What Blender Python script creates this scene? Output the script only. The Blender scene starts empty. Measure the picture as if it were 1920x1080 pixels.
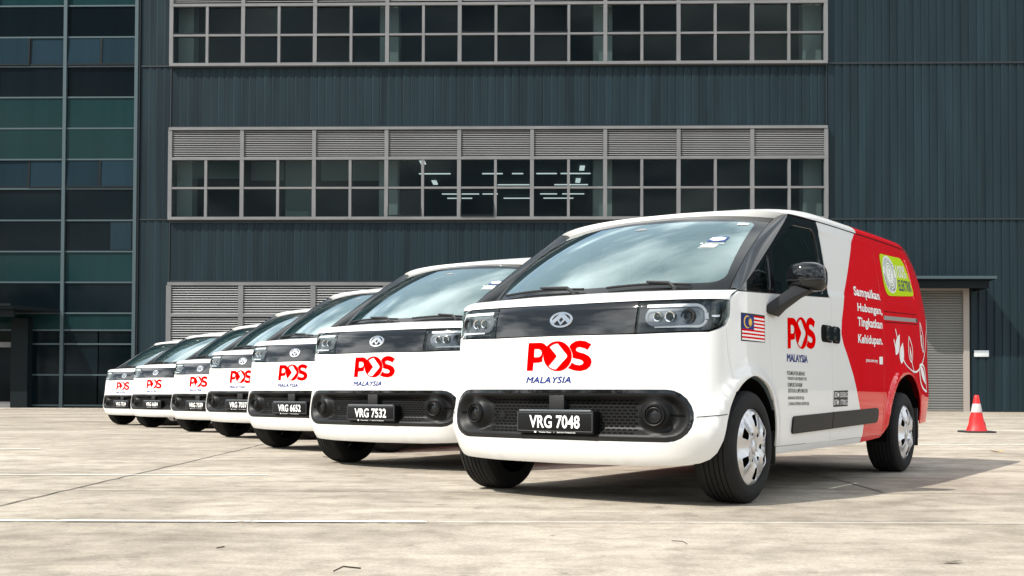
import bpy, bmesh, math, random
import numpy as np
from mathutils import Vector, Matrix
from mathutils.geometry import delaunay_2d_cdt
R = math.radians
random.seed(7)
rng = np.random.default_rng(7)
scene = bpy.context.scene
COL = scene.collection

# ------------------------------------------------------------------ camera
CAMH = 0.624
cam_d = bpy.data.cameras.new("camera"); cam = bpy.data.objects.new("camera", cam_d); COL.objects.link(cam)
cam_d.sensor_width = 36.0; cam_d.lens = 38.19; cam_d.shift_y = 0.0798
cam_d.clip_start = 0.05; cam_d.clip_end = 2000
_ph, _ro = R(1.3), R(0.198)
_f = Vector((0, math.cos(_ph), math.sin(_ph))); _u = Vector((0, -math.sin(_ph), math.cos(_ph))); _r = Vector((1, 0, 0))
_R = _r * math.cos(_ro) + _u * math.sin(_ro); _U = _u * math.cos(_ro) - _r * math.sin(_ro)
_M = Matrix((_R, _U, -_f)).transposed().to_4x4(); _M.translation = (0, 0, CAMH)
cam.matrix_world = _M
scene.camera = cam

# ------------------------------------------------------------------ sky and sun
SUN_EL, SUN_H = R(48), (-0.84, -0.543)          # towards the sun, on the ground plane
CLOUD_SHIFT = (1.7, 2.3, 1.1)
world = bpy.data.worlds.new("World"); scene.world = world; world.use_nodes = True
wt = world.node_tree; wt.nodes.clear()
def wn(t, **k):
    n = wt.nodes.new(t)
    for a, b in k.items(): setattr(n, a, b)
    return n
sky = wn("ShaderNodeTexSky", sky_type='NISHITA', sun_disc=False, sun_elevation=SUN_EL, sun_rotation=math.atan2(SUN_H[0], SUN_H[1]), air_density=1.2, dust_density=1.5)
tc = wn("ShaderNodeTexCoord"); sep = wn("ShaderNodeSeparateXYZ"); wt.links.new(tc.outputs['Generated'], sep.inputs[0])
mx0 = wn("ShaderNodeMath", operation='MAXIMUM'); mx0.inputs[1].default_value = 0.0; wt.links.new(sep.outputs[2], mx0.inputs[0])
mx = wn("ShaderNodeMath", operation='ADD'); mx.inputs[1].default_value = 0.16; wt.links.new(mx0.outputs[0], mx.inputs[0])
dv = wn("ShaderNodeVectorMath", operation='DIVIDE'); wt.links.new(tc.outputs['Generated'], dv.inputs[0])
cmb = wn("ShaderNodeCombineXYZ"); cmb.inputs[2].default_value = 1
wt.links.new(mx.outputs[0], cmb.inputs[0]); wt.links.new(mx.outputs[0], cmb.inputs[1]); wt.links.new(cmb.outputs[0], dv.inputs[1])
nz = wn("ShaderNodeTexNoise"); nz.inputs['Scale'].default_value = 1.0; nz.inputs['Detail'].default_value = 7; nz.inputs['Roughness'].default_value = 0.55; nz.inputs['Distortion'].default_value = 0.5
cof = wn("ShaderNodeVectorMath", operation='ADD'); cof.inputs[1].default_value = CLOUD_SHIFT; wt.links.new(dv.outputs[0], cof.inputs[0]); wt.links.new(cof.outputs[0], nz.inputs['Vector'])
cr = wn("ShaderNodeValToRGB"); cr.color_ramp.elements[0].position = 0.32; cr.color_ramp.elements[1].position = 0.52
wt.links.new(nz.outputs[0], cr.inputs[0])
nz2 = wn("ShaderNodeTexNoise"); nz2.inputs['Scale'].default_value = 1.6; nz2.inputs['Detail'].default_value = 5; wt.links.new(cof.outputs[0], nz2.inputs['Vector'])
cc = wn("ShaderNodeValToRGB"); cc.color_ramp.elements[0].position = 0.42; cc.color_ramp.elements[0].color = (2.6, 3.2, 3.8, 1); cc.color_ramp.elements[1].position = 0.60; cc.color_ramp.elements[1].color = (14.0, 14.3, 14.4, 1)
wt.links.new(nz2.outputs[0], cc.inputs[0])
mixc = wn("ShaderNodeMix", data_type='RGBA'); wt.links.new(cr.outputs[0], mixc.inputs['Factor']); wt.links.new(sky.outputs[0], mixc.inputs[6]); wt.links.new(cc.outputs[0], mixc.inputs[7])
bg = wn("ShaderNodeBackground"); bg.inputs['Strength'].default_value = 0.10; wt.links.new(mixc.outputs[2], bg.inputs[0])
wo = wn("ShaderNodeOutputWorld"); wt.links.new(bg.outputs[0], wo.inputs[0])
sun_d = bpy.data.lights.new("sun", 'SUN'); sun_d.energy = 3.6; sun_d.angle = R(0.53); sun_d.color = (1.0, 0.95, 0.87)
sun = bpy.data.objects.new("sun", sun_d); COL.objects.link(sun)
sdir = Vector((SUN_H[0] * math.cos(SUN_EL), SUN_H[1] * math.cos(SUN_EL), math.sin(SUN_EL)))
sun.rotation_euler = sdir.to_track_quat('Z', 'Y').to_euler(); sun.location = (-20, -20, 40)
scene.view_settings.view_transform = 'Standard'; scene.view_settings.look = 'None'
scene.view_settings.exposure = 0.80; scene.view_settings.gamma = 1.0; scene.view_settings.use_curve_mapping = False
scene.cycles.max_bounces = 8; scene.cycles.transparent_max_bounces = 12

# ------------------------------------------------------------------ materials
def new_mat(name):
    m = bpy.data.materials.new(name); m.use_nodes = True
    return m, m.node_tree, m.node_tree.nodes["Principled BSDF"]
def mat(name, col, rough=0.5, metal=0.0, coat=0.0, spec=0.5, bump=0, bscale=60, vary=0, vscale=3, emit=None):
    m, t, p = new_mat(name)
    p.inputs['Base Color'].default_value = (*col, 1); p.inputs['Roughness'].default_value = rough; p.inputs['Metallic'].default_value = metal
    p.inputs['Coat Weight'].default_value = coat; p.inputs['Coat Roughness'].default_value = 0.02; p.inputs['Specular IOR Level'].default_value = spec
    if emit: p.inputs['Emission Color'].default_value = (*emit[:3], 1); p.inputs['Emission Strength'].default_value = emit[3]
    if vary or bump:
        c = t.nodes.new("ShaderNodeTexCoord")
    if vary:
        n = t.nodes.new("ShaderNodeTexNoise"); n.inputs['Scale'].default_value = vscale; n.inputs['Detail'].default_value = 6
        t.links.new(c.outputs['Object'], n.inputs['Vector'])
        r = t.nodes.new("ShaderNodeMapRange"); r.inputs[1].default_value = .3; r.inputs[2].default_value = .7; r.inputs[3].default_value = 1 - vary; r.inputs[4].default_value = 1 + vary
        t.links.new(n.outputs[0], r.inputs[0])
        x = t.nodes.new("ShaderNodeVectorMath"); x.operation = 'SCALE'; x.inputs[0].default_value = col
        t.links.new(r.outputs[0], x.inputs['Scale']); t.links.new(x.outputs[0], p.inputs['Base Color'])
    if bump:
        n = t.nodes.new("ShaderNodeTexNoise"); n.inputs['Scale'].default_value = bscale; n.inputs['Detail'].default_value = 4
        t.links.new(c.outputs['Object'], n.inputs['Vector'])
        b = t.nodes.new("ShaderNodeBump"); b.inputs['Strength'].default_value = bump; b.inputs['Distance'].default_value = 0.01
        t.links.new(n.outputs[0], b.inputs['Height']); t.links.new(b.outputs[0], p.inputs['Normal'])
    return m
def glass_mat(name, tint, ior=1.5, gain=1.0, rough=0.0, glare=0.0, glarecol=(.7, .82, .82)):
    m, t, p = new_mat(name); t.nodes.remove(p); out = t.nodes["Material Output"]
    tr = t.nodes.new("ShaderNodeBsdfTransparent"); tr.inputs[0].default_value = (*tint, 1)
    gl = t.nodes.new("ShaderNodeBsdfAnisotropic"); gl.inputs['Roughness'].default_value = rough; gl.inputs[0].default_value = (.86, 1, .99, 1)
    fr = t.nodes.new("ShaderNodeFresnel"); fr.inputs[0].default_value = ior
    mu = t.nodes.new("ShaderNodeMath"); mu.operation = 'MULTIPLY'; mu.use_clamp = True; mu.inputs[1].default_value = gain
    mi = t.nodes.new("ShaderNodeMixShader")
    t.links.new(fr.outputs[0], mu.inputs[0]); t.links.new(mu.outputs[0], mi.inputs[0]); base = tr.outputs[0]
    if glare:
        df = t.nodes.new("ShaderNodeBsdfDiffuse"); df.inputs[0].default_value = (*glarecol, 1); mf = t.nodes.new("ShaderNodeMixShader"); mf.inputs[0].default_value = glare  # even diffuse mix that paints sky glare into the glass
        t.links.new(tr.outputs[0], mf.inputs[1]); t.links.new(df.outputs[0], mf.inputs[2]); base = mf.outputs[0]
    t.links.new(base, mi.inputs[1]); t.links.new(gl.outputs[0], mi.inputs[2]); t.links.new(mi.outputs[0], out.inputs[0])
    return m
M = {}
M['white'] = mat('white_paint', (.80, .80, .78), .4, coat=.6, spec=.1)
M['red'] = mat('red_paint', (.74, .0005, .007), .4, coat=.85, spec=.0)
M['gloss'] = mat('black_gloss', (.006, .007, .008), .04, spec=.55)
M['band'] = mat('front_band_gloss', (.004, .005, .006), .03, coat=.7)
M['frit'] = mat('black_border', (.016, .017, .018), .07, spec=.36)
M['plastic'] = mat('grey_plastic', (.0085, .0088, .0092), .45, spec=.22, bump=.05, bscale=400)
M['dark'] = mat('black_plastic', (.008, .008, .009), .6)
M['void'] = mat('black_cavity', (.003, .003, .003), .9, spec=.1)
M['rubber'] = mat('tyre_rubber', (.011, .011, .011), .8, bump=.08, bscale=90, vary=.25, vscale=12, spec=.3)
M['chrome'] = mat('chrome', (.85, .85, .86), .12, 1.0)
M['alloy'] = mat('silver_wheel_paint', (.62, .62, .63), .30, .68, coat=.3)
M['carglass'] = glass_mat('windscreen_glass', (.80, .93, .91), 1.52, 3.0, glare=.09, glarecol=(.50, .80, .80))  # mirrored cloud brightness partly put into the colour as a teal veil
M['sideglass'] = glass_mat('tinted_side_glass', (.14, .18, .18), 1.45, .8)
M['lens'] = glass_mat('headlight_lens', (.95, .96, .97), 1.45, 1.0)
M['lampgrey'] = mat('headlight_bowl', (.18, .195, .21), .22, .5)
M['drl'] = mat('light_guide', (.86, .88, .9), .15, .0, coat=1)
M['logored'] = mat('logo_red', (.70, .0006, .0006), .6, spec=.0)
M['logoblue'] = mat('logo_blue', (.006, .025, .19), .5, spec=.15)
M['decalwhite'] = mat('decal_white', (.88, .88, .87), .4, spec=.3)
M['green'] = mat('decal_green', (.46, .64, .002), .5, spec=.05)
M['navy'] = mat('decal_navy', (.006, .02, .13), .4, coat=.4)
M['yellow'] = mat('flag_yellow', (.85, .50, .02), .4)
M['ink'] = mat('black_ink', (.004, .004, .0045), .4, spec=.25)
M['trim'] = mat('cabin_trim', (.14, .155, .16), .7)
M['seat'] = mat('seat_fabric', (.16, .175, .18), .85, bump=.1, bscale=200)
M['bulkhead'] = mat('bulkhead_panel', (.80, .84, .84), .5)
M['stickerblue'] = mat('sticker_blue', (.02, .055, .19), .4)
M['alum'] = mat('grey_rail', (.45, .44, .42), .35, .6)

# ------------------------------------------------------------------ mesh helpers
def link_mesh(name, verts, faces, mats=None, parent=None, smooth=False, midx=None, normals=None):
    me = bpy.data.meshes.new(name)
    me.from_pydata([tuple(map(float, v)) for v in verts], [], [tuple(map(int, f)) for f in faces])
    if mats is not None:
        for m in (mats if isinstance(mats, (list, tuple)) else [mats]): me.materials.append(m)
    if midx is not None: me.polygons.foreach_set('material_index', np.array(midx, dtype=np.int32))
    if smooth: me.polygons.foreach_set('use_smooth', np.ones(len(me.polygons), dtype=bool))
    me.update()
    if normals is not None: me.normals_split_custom_set_from_vertices([tuple(map(float, n)) for n in normals])
    o = bpy.data.objects.new(name, me); COL.objects.link(o)
    if parent is not None: o.parent = parent
    return o
class MB:
    def __init__(s): s.v = []; s.f = []; s.m = []
    def add(s, v, f, m=0):
        k = len(s.v); s.v += [tuple(map(float, q)) for q in v]; s.f += [tuple(i + k for i in q) for q in f]; s.m += [m] * len(f); return s
    def box(s, x0, x1, y0, y1, z0, z1, m=0):
        v = [(x, y, z) for z in (z0, z1) for y in (y0, y1) for x in (x0, x1)]
        return s.add(v, [(0, 2, 3, 1), (4, 5, 7, 6), (0, 1, 5, 4), (2, 6, 7, 3), (0, 4, 6, 2), (1, 3, 7, 5)], m)
    def tube(s, pts, r, n=8, m=0, cap=True):
        pts = [Vector(p) for p in pts]; k = len(pts); rr = r if isinstance(r, (list, tuple)) else [r] * k; V = []
        for i, p in enumerate(pts):
            d = (pts[min(i + 1, k - 1)] - pts[max(i - 1, 0)]).normalized()
            a = d.orthogonal().normalized() if i == 0 else (a - d * a.dot(d)).normalized()
            b = d.cross(a)
            V += [p + (a * math.cos(q) + b * math.sin(q)) * rr[i] for q in [2 * math.pi * j / n for j in range(n)]]
        F = [(i * n + j, i * n + (j + 1) % n, (i + 1) * n + (j + 1) % n, (i + 1) * n + j) for i in range(k - 1) for j in range(n)]
        if cap: F += [tuple(range(n))[::-1], tuple((k - 1) * n + j for j in range(n))]
        return s.add(V, F, m)
    def lathe(s, prof, n=32, axis='x', c=(0, 0, 0), m=0, sgn=1):
        V = []
        for (h, r) in prof:
            for j in range(n):
                q = 2 * math.pi * j / n; a, b = r * math.cos(q), r * math.sin(q); h2 = h * sgn
                V.append({'x': (c[0] + h2, c[1] + a, c[2] + b), 'y': (c[0] + a, c[1] + h2, c[2] + b), 'z': (c[0] + a, c[1] + b, c[2] + h2)}[axis])
        F = [(i * n + j, i * n + (j + 1) % n, (i + 1) * n + (j + 1) % n, (i + 1) * n + j) for i in range(len(prof) - 1) for j in range(n)]
        return s.add(V, F, m)
    def build(s, name, mats, parent=None, smooth=False, angle=None):
        o = link_mesh(name, s.v, s.f, mats, parent, smooth, s.m)
        if angle is not None: sharp(o, angle)
        return o
def sharp(o, deg=35):
    me = o.data; bm = bmesh.new(); bm.from_mesh(me)
    bmesh.ops.recalc_face_normals(bm, faces=bm.faces)
    for f in bm.faces: f.smooth = True
    for e in bm.edges:
        e.smooth = not (len(e.link_faces) != 2 or e.calc_face_angle(0) > R(deg))
    bm.to_mesh(me); bm.free()
def bevel(o, w, seg=2, deg=35):
    bm = bmesh.new(); bm.from_mesh(o.data); bmesh.ops.recalc_face_normals(bm, faces=bm.faces)
    ed = [e for e in bm.edges if len(e.link_faces) == 2 and e.calc_face_angle(0) > R(30)]
    bmesh.ops.bevel(bm, geom=ed, offset=w, segments=seg, affect='EDGES', profile=.5, clamp_overlap=True)
    bm.to_mesh(o.data); bm.free(); sharp(o, deg); return o
def empty(name, loc, rz=0, label=None, cat=None, group=None):
    o = bpy.data.objects.new(name, None); COL.objects.link(o); o.location = loc; o.rotation_euler = (0, 0, rz); o.empty_display_size = .3
    tag(o, label, cat, group); return o
def tag(o, label=None, cat=None, group=None, kind=None):
    if label: o['label'] = label
    if cat: o['category'] = cat
    if group: o['group'] = group
    if kind: o['kind'] = kind
    return o
def inside(pts, poly):
    x, y = pts[:, 0], pts[:, 1]; r = np.zeros(len(pts), bool); n = len(poly)
    for i in range(n):
        (x0, y0), (x1, y1) = poly[i], poly[(i + 1) % n]
        c = ((y0 > y) != (y1 > y))
        with np.errstate(divide='ignore', invalid='ignore'): r ^= c & (x < (x1 - x0) * (y - y0) / (y1 - y0 + 1e-30) + x0)
    return r
def dense(poly, step, closed=True):
    out = []; n = len(poly)
    for i in range(n if closed else n - 1):
        a, b = np.array(poly[i], float), np.array(poly[(i + 1) % n], float); k = max(1, int(math.ceil(np.linalg.norm(b - a) / step)))
        out += [tuple(a + (b - a) * j / k) for j in range(k)]
    if not closed: out.append(tuple(poly[-1]))
    return out
def smooth_poly(poly, n=2):
    p = [np.array(q, float) for q in poly]
    for _ in range(n): p = [q for i in range(len(p)) for q in (p[i] * .75 + p[(i + 1) % len(p)] * .25, p[i] * .25 + p[(i + 1) % len(p)] * .75)]
    return [tuple(q) for q in p]
def rounded(poly, r, n=5):
    out = []; k = len(poly)
    rr = r if isinstance(r, (list, tuple)) else [r] * k
    for i in range(k):
        p0, p, p1 = [np.array(poly[j % k], float) for j in (i - 1, i, i + 1)]
        d0, d1 = p0 - p, p1 - p; l0, l1 = np.linalg.norm(d0), np.linalg.norm(d1); q = min(rr[i], l0 * .45, l1 * .45)
        if q < 1e-5: out.append(tuple(p)); continue
        a, b = p + d0 / l0 * q, p + d1 / l1 * q
        for t in np.linspace(0, 1, n + 1): out.append(tuple((1 - t) ** 2 * a + 2 * t * (1 - t) * p + t * t * b))
    return out
def cdt_fill(outer, holes=(), grid=.05, step=None, extra=()):
    step = step or grid
    V = []; E = []
    for lp in [outer, *holes]:
        d = dense(lp, step); k = len(V); V += d; E += [(k + i, k + (i + 1) % len(d)) for i in range(len(d))]
    for ln in extra:
        d = dense(ln, step, False); k = len(V); V += d; E += [(k + i, k + i + 1) for i in range(len(d) - 1)]
    B = np.array(V)
    lo, hi = B.min(0), B.max(0)
    gx, gy = np.meshgrid(np.arange(lo[0] + grid / 2, hi[0], grid), np.arange(lo[1] + grid / 2, hi[1], grid))
    G = np.stack([gx.ravel(), gy.ravel()], 1)
    if len(G):
        ok = inside(G, outer)
        for h in holes: ok &= ~inside(G, h)
        G = G[ok]
        if len(G):
            dm = np.full(len(G), 9.)
            for c in range(0, len(B), 400): dm = np.minimum(dm, np.hypot(G[:, None, 0] - B[None, c:c + 400, 0], G[:, None, 1] - B[None, c:c + 400, 1]).min(1))
            V = V + [tuple(q) for q in G[dm > grid * .45]]
    r = delaunay_2d_cdt([Vector(v) for v in V], E, [], 0, 1e-6)
    P = np.array([tuple(v) for v in r[0]]); T = np.array([tuple(f) for f in r[2] if len(f) == 3])
    c = P[T].mean(1); ok = inside(c, outer)
    for h in holes: ok &= ~inside(c, h)
    T = T[ok]
    a, b, d = P[T[:, 0]], P[T[:, 1]], P[T[:, 2]]
    cr_ = (b[:, 0] - a[:, 0]) * (d[:, 1] - a[:, 1]) - (b[:, 1] - a[:, 1]) * (d[:, 0] - a[:, 0])
    T[cr_ < 0] = T[cr_ < 0][:, ::-1]; T = T[np.abs(cr_) > 1e-10]
    return P, T
def fnormal(fn, P, h=1e-3):
    du = fn(P[:, 0] + h, P[:, 1]) - fn(P[:, 0] - h, P[:, 1]); dv = fn(P[:, 0], P[:, 1] + h) - fn(P[:, 0], P[:, 1] - h)
    n = np.cross(du, dv); return n / (np.linalg.norm(n, axis=1)[:, None] + 1e-12)
def patch(name, outer, fn, mats, parent, holes=(), grid=.05, step=None, rim=.012, extra=(), pick=None, flip=False, mirror=False):
    """a curved sheet: a flat outline filled with triangles and laid on the surface fn(a, b); rim folds its edges inwards"""
    P, T = cdt_fill(outer, holes, grid, step or grid * .6, extra)
    X = fn(P[:, 0], P[:, 1]); N = fnormal(fn, P)
    if flip: N = -N; T = T[:, ::-1]
    if mirror: X = X * [-1, 1, 1]; N = N * [-1, 1, 1]; T = T[:, ::-1]
    mi = [0] * len(T) if pick is None else list(pick(P[T].mean(1)))
    F = [tuple(t) for t in T]
    if rim:
        cnt = {}
        for k, t in enumerate(T):
            for i in range(3): e = (t[i], t[(i + 1) % 3]); cnt[e] = k
        bd = [(e, k) for e, k in cnt.items() if (e[1], e[0]) not in cnt]
        idx = {}; VX = [X]; VN = [N]; n0 = len(X); top = {}; bot = {}; ex = []; en = []
        for (a, b), k in bd:
            tg = X[b] - X[a]; on = np.cross(tg, N[a]); on /= np.linalg.norm(on) + 1e-12
            for q in (a, b): idx.setdefault(q, []).append(on)
        for q, l in idx.items():
            on = np.mean(l, 0); on /= np.linalg.norm(on) + 1e-9
            top[q] = n0 + len(ex); ex.append(X[q]); en.append((on + N[q]) / 1.5); bot[q] = n0 + len(ex); ex.append(X[q] - N[q] * rim + on * rim * .05); en.append(on)
        X = np.vstack([X, ex]); N = np.vstack([N, en])
        for (a, b), k in bd: F.append((top[b], top[a], bot[a], bot[b])); mi.append(mi[k])
    return link_mesh(name, X, F, mats, parent, True, mi, N)
def grid_surf(name, fn, us, vs, mats, parent, out=(0, 0, 1), pick=None):
    U, V = np.meshgrid(us, vs); P = np.stack([U.ravel(), V.ravel()], 1); X = fn(P[:, 0], P[:, 1]); N = fnormal(fn, P); n = len(us)
    F = [(j * n + i, j * n + i + 1, (j + 1) * n + i + 1, (j + 1) * n + i) for j in range(len(vs) - 1) for i in range(n - 1)]
    if (N @ np.array(out, float)).mean() < 0: N = -N
    g = np.mean([np.cross(X[f[1]] - X[f[0]], X[f[2]] - X[f[0]]) @ N[f[0]] for f in F[::7]])
    if g < 0: F = [f[::-1] for f in F]
    mi = None if pick is None else [pick(P[list(f)].mean(0)) for f in F]
    return link_mesh(name, X, F, mats, parent, True, mi, N)
def text_mesh(txt, bold=0.0, shear=0.0, spacing=1.0, align='LEFT'):
    c = bpy.data.curves.new("lettering", 'FONT'); c.body = txt; c.offset = bold; c.shear = shear; c.space_character = spacing; c.align_x = align; c.resolution_u = 4
    o = bpy.data.objects.new("lettering", c); COL.objects.link(o)
    me = bpy.data.meshes.new_from_object(o.evaluated_get(bpy.context.evaluated_depsgraph_get()))
    V = np.array([v.co[:2] for v in me.vertices]).reshape(-1, 2); F = [tuple(p.vertices) for p in me.polygons]
    bpy.data.objects.remove(o); bpy.data.curves.remove(c); bpy.data.meshes.remove(me)
    return V, F
def text_fit(txt, u0, u1, v0, v1, bold=0.0, shear=0.0, spacing=1.0):
    V, F = text_mesh(txt, bold, shear, spacing); lo, hi = V.min(0), V.max(0)
    return np.stack([u0 + (V[:, 0] - lo[0]) / (hi[0] - lo[0]) * (u1 - u0), v0 + (V[:, 1] - lo[1]) / (hi[1] - lo[1]) * (v1 - v0)], 1), F
def lay(name, parts, fn, mats, parent, mirror=False):
    """flat print pieces [(V2, F, material index)] laid on surface fn"""
    VV = []; FF = []; mm = []; k = 0
    for V2, F, m in parts:
        V2 = np.asarray(V2, float); VV.append(fn(V2[:, 0], V2[:, 1])); FF += [tuple(int(i) + k for i in f) for f in F]; mm += [m] * len(F); k += len(V2)
    X = np.vstack(VV)
    return link_mesh(name, X, FF, mats, parent, False, mm)
def fill2(poly, holes=(), grid=.04):
    P, T = cdt_fill(poly, holes, grid, .03); return P, [tuple(t) for t in T]

# ------------------------------------------------------------------ the van's outer skin as a surface over (arc length round the plan, height)
def hermite(xs,ys):
    xs=np.array(xs,float);ys=np.array(ys,float)
    d=np.diff(ys)/np.diff(xs); m=np.zeros(len(xs)); m[1:-1]=(d[:-1]+d[1:])/2; m[0]=d[0]; m[-1]=d[-1]
    for k in range(1,len(xs)-1):
        if d[k-1]*d[k]<=0: m[k]=0
    def f(x):
        x=np.asarray(x,float); xc=np.clip(x,xs[0],xs[-1]); i=np.clip(np.searchsorted(xs,xc)-1,0,len(xs)-2)
        h=xs[i+1]-xs[i]; t=(xc-xs[i])/h
        r=(2*t**3-3*t**2+1)*ys[i]+(t**3-2*t**2+t)*h*m[i]+(-2*t**3+3*t**2)*ys[i+1]+(t**3-t**2)*h*m[i+1]
        return r+np.where(x<xs[0],(x-xs[0])*m[0],0)+np.where(x>xs[-1],(x-xs[-1])*m[-1],0)
    return f
def sstep(a,b,x):
    t=np.clip((x-a)/(b-a),0,1); return t*t*(3-2*t)
def _plan():
    P=[(-.3,-.622),(0,-.632),(.3,-.622),(.55,-.59),(.74,-.535),(.865,-.44),(.925,-.30),(.945,-.12),(.947,.3),(.947,1),(.947,2),(.947,3),(.945,3.6),(.935,3.93),(.89,4.15),(.72,4.23),(.3,4.25),(0,4.25),(-.3,4.25)]
    P=np.array(P); 
    # interpolating: centripetal catmull-rom
    out=[]
    for k in range(1,len(P)-2):
        p0,p1,p2,p3=P[k-1:k+3]
        t0=0;t1=t0+np.linalg.norm(p1-p0)**.5;t2=t1+np.linalg.norm(p2-p1)**.5;t3=t2+np.linalg.norm(p3-p2)**.5
        for t in np.linspace(t1,t2,24,endpoint=False):
            A1=(t1-t)/(t1-t0)*p0+(t-t0)/(t1-t0)*p1;A2=(t2-t)/(t2-t1)*p1+(t-t1)/(t2-t1)*p2;A3=(t3-t)/(t3-t2)*p2+(t-t2)/(t3-t2)*p3
            B1=(t2-t)/(t2-t0)*A1+(t-t0)/(t2-t0)*A2;B2=(t3-t)/(t3-t1)*A2+(t-t1)/(t3-t1)*A3
            out.append((t2-t)/(t2-t1)*B1+(t-t1)/(t2-t1)*B2)
    out.append(P[-2]); out=np.array(out); out[0,0]=0; out[-1,0]=0
    s=np.concatenate([[0],np.cumsum(np.linalg.norm(np.diff(out,axis=0),axis=1))])
    g=np.linspace(0,s[-1],700); C=np.stack([np.interp(g,s,out[:,0]),np.interp(g,s,out[:,1])],1)
    # smooth
    for _ in range(14):
        D=C.copy(); D[1:-1]=(C[:-2]+2*C[1:-1]+C[2:])/4; D[0,1]=(C[0,1]+C[1,1])/2; C=D; C[0,0]=0
    T=np.gradient(C,axis=0); T/=np.linalg.norm(T,axis=1)[:,None]
    N=np.stack([T[:,1],-T[:,0]],1)
    return g,C,N
GS,GC,GN=_plan()
i0=np.argmin(np.where(GS<3,abs(GC[:,1]-.3),9)); SOFF=GS[i0]-.3   # s = y + SOFF on the side
OFF_F=hermite([.16,.21,.26,.33,.42,.55,.7,.85,.97,1.06,1.14,1.2],[.16,.075,.035,.008,-.012,-.012,.0,.015,.032,.05,.078,.125])
OFF_S=hermite([.2,.27,.33,.42,.55,.7,.9,1.05,1.18,1.26,1.4,1.6,1.75,1.82],[.07,.035,.02,.010,.002,-.003,0,.001,.003,.006,.018,.045,.072,.095])
HUBF,HUBR,ZH=-.02,3.22,.325
def off(s,z):
    a=np.abs(s); nx=np.interp(a,GS,GN[:,0]); ny=np.interp(a,GS,GN[:,1])
    w=np.clip(-ny,0,1)**1.6
    side=np.where(a>3.2,0,0)
    o=w*OFF_F(z)+(1-w)*OFF_S(z)
    y=a-SOFF
    # arch flares
    for hy in (HUBF,HUBR):
        d=np.hypot(y-hy,z-ZH); o=o-.022*np.exp(-((d-(.415 if hy<1 else .50))/.045)**2)*sstep(.2,.5,z)*(1-w)
    o=o-.026*np.exp(-((z-.42)/.17)**2)*sstep(.5,.85,a)*(1-sstep(1.0,1.25,a))
    # rear taper of the upper body
    o=o+.0*y
    # upper stamped panel on the cargo side
    m=sstep(1.2,1.38,y)*(1-sstep(3.62,3.72,y))*sstep(1.305,1.34,z-.040*(y-1.4))*(1-sstep(1.735,1.77,z-.028*(y-1.4)))
    o=o+.009*m*(1-w)
    return o
def shell(s,z,e=0.):
    s=np.asarray(s,float);z=np.asarray(z,float)
    a=np.abs(s);sg=np.where(s<0,-1,1)
    o=off(s,z)-e
    x=np.interp(a,GS,GC[:,0])-np.interp(a,GS,GN[:,0])*o
    y=np.interp(a,GS,GC[:,1])-np.interp(a,GS,GN[:,1])*o
    # rear leans forward towards the roof
    rr=sstep(3.1,4.1,y); y=y-rr*np.interp(z,[.3,.6,.9,1.3,1.6,1.9],[.06,-.03,0,.015,.09,.26])
    return np.stack([x*sg,y,z+0*x],-1)

OS = SOFF
def curve2(pts, n=8):
    p = [np.array(q, float) for q in pts]; p = [2 * p[0] - p[1]] + p + [2 * p[-1] - p[-2]]; out = []
    for i in range(1, len(p) - 2):
        for t in np.linspace(0, 1, n, endpoint=False):
            out.append(.5 * (2 * p[i] + (p[i + 1] - p[i - 1]) * t + (2 * p[i - 1] - 5 * p[i] + 4 * p[i + 1] - p[i + 2]) * t * t + (3 * p[i] - p[i - 1] - 3 * p[i + 1] + p[i + 2]) * t ** 3))
    out.append(p[-2]); return out

def side(y, z): return shell(np.asarray(y) + OS, z)
def sh(e): return lambda s, z: shell(s, z, e)
def shy(e): return lambda y, z: shell(np.asarray(y) + OS, z, e)
zgut = hermite([.55, .78, 1.366, 2.218, 3.094, 4.3], [1.765, 1.793, 1.824, 1.850, 1.872, 1.885])
def roof_y(a, t): return (.60 + .20 * np.abs(a) ** 2.5) * (1 - t) + 4.20 * t
def roof(a, t):
    a = np.asarray(a, float); t = np.asarray(t, float); y = roof_y(a, t); zg = zgut(y)
    P = shell(y + OS, zg); x = P[..., 0] * a; y = P[..., 1]
    h = (.100 - .018 * np.clip(1 - a * a, 0, 1) * 0) * (.58 + .42 * sstep(0, .22, t)) * (1 - .92 * sstep(.86, 1., t)) + .015 * (1 - a * a) * sstep(0, .25, t) * (1 - sstep(.8, 1, t))
    z = zg + .004 + h * np.clip(1 - np.abs(a) ** (2.4 + 3.6 * sstep(0, .16, t)), 0, 1) ** (.8 - .3 * sstep(0, .16, t)) - .05 * (1 - sstep(-.02, .02, t)) * 0
    return np.stack([x, y, z], -1)
def screen(a, b):
    a = np.asarray(a, float); b = np.asarray(b, float); q = np.abs(a)
    Bx, By, Bz = .865 * a, -.30 + .235 * q ** 2.2, 1.236 + .008 * q ** 2
    Tx, Ty, Tz = .80 * a, .605 + .20 * q ** 2.5, 1.812 - .034 * q ** 2.5
    w = .04 * 4 * b * (1 - b)
    return np.stack([Bx + (Tx - Bx) * b, By + (Ty - By) * b - w * .55, Bz + (Tz - Bz) * b + w * .83], -1)
def pil_out(b):
    y = -.175 + b * (.775 + .175); z = 1.222 + b * (1.789 - 1.222); return shell(y + OS, z)
def pillar(t, b):
    t = np.asarray(t, float); b = np.asarray(b, float)
    A = screen(np.full_like(b, .972), b); B = pil_out(b); w = .012 * 4 * t * (1 - t)
    return A + (B - A) * t[..., None] + np.stack([w * .7, -w * .4, w * .6], -1)
S_H = 1.092
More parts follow.
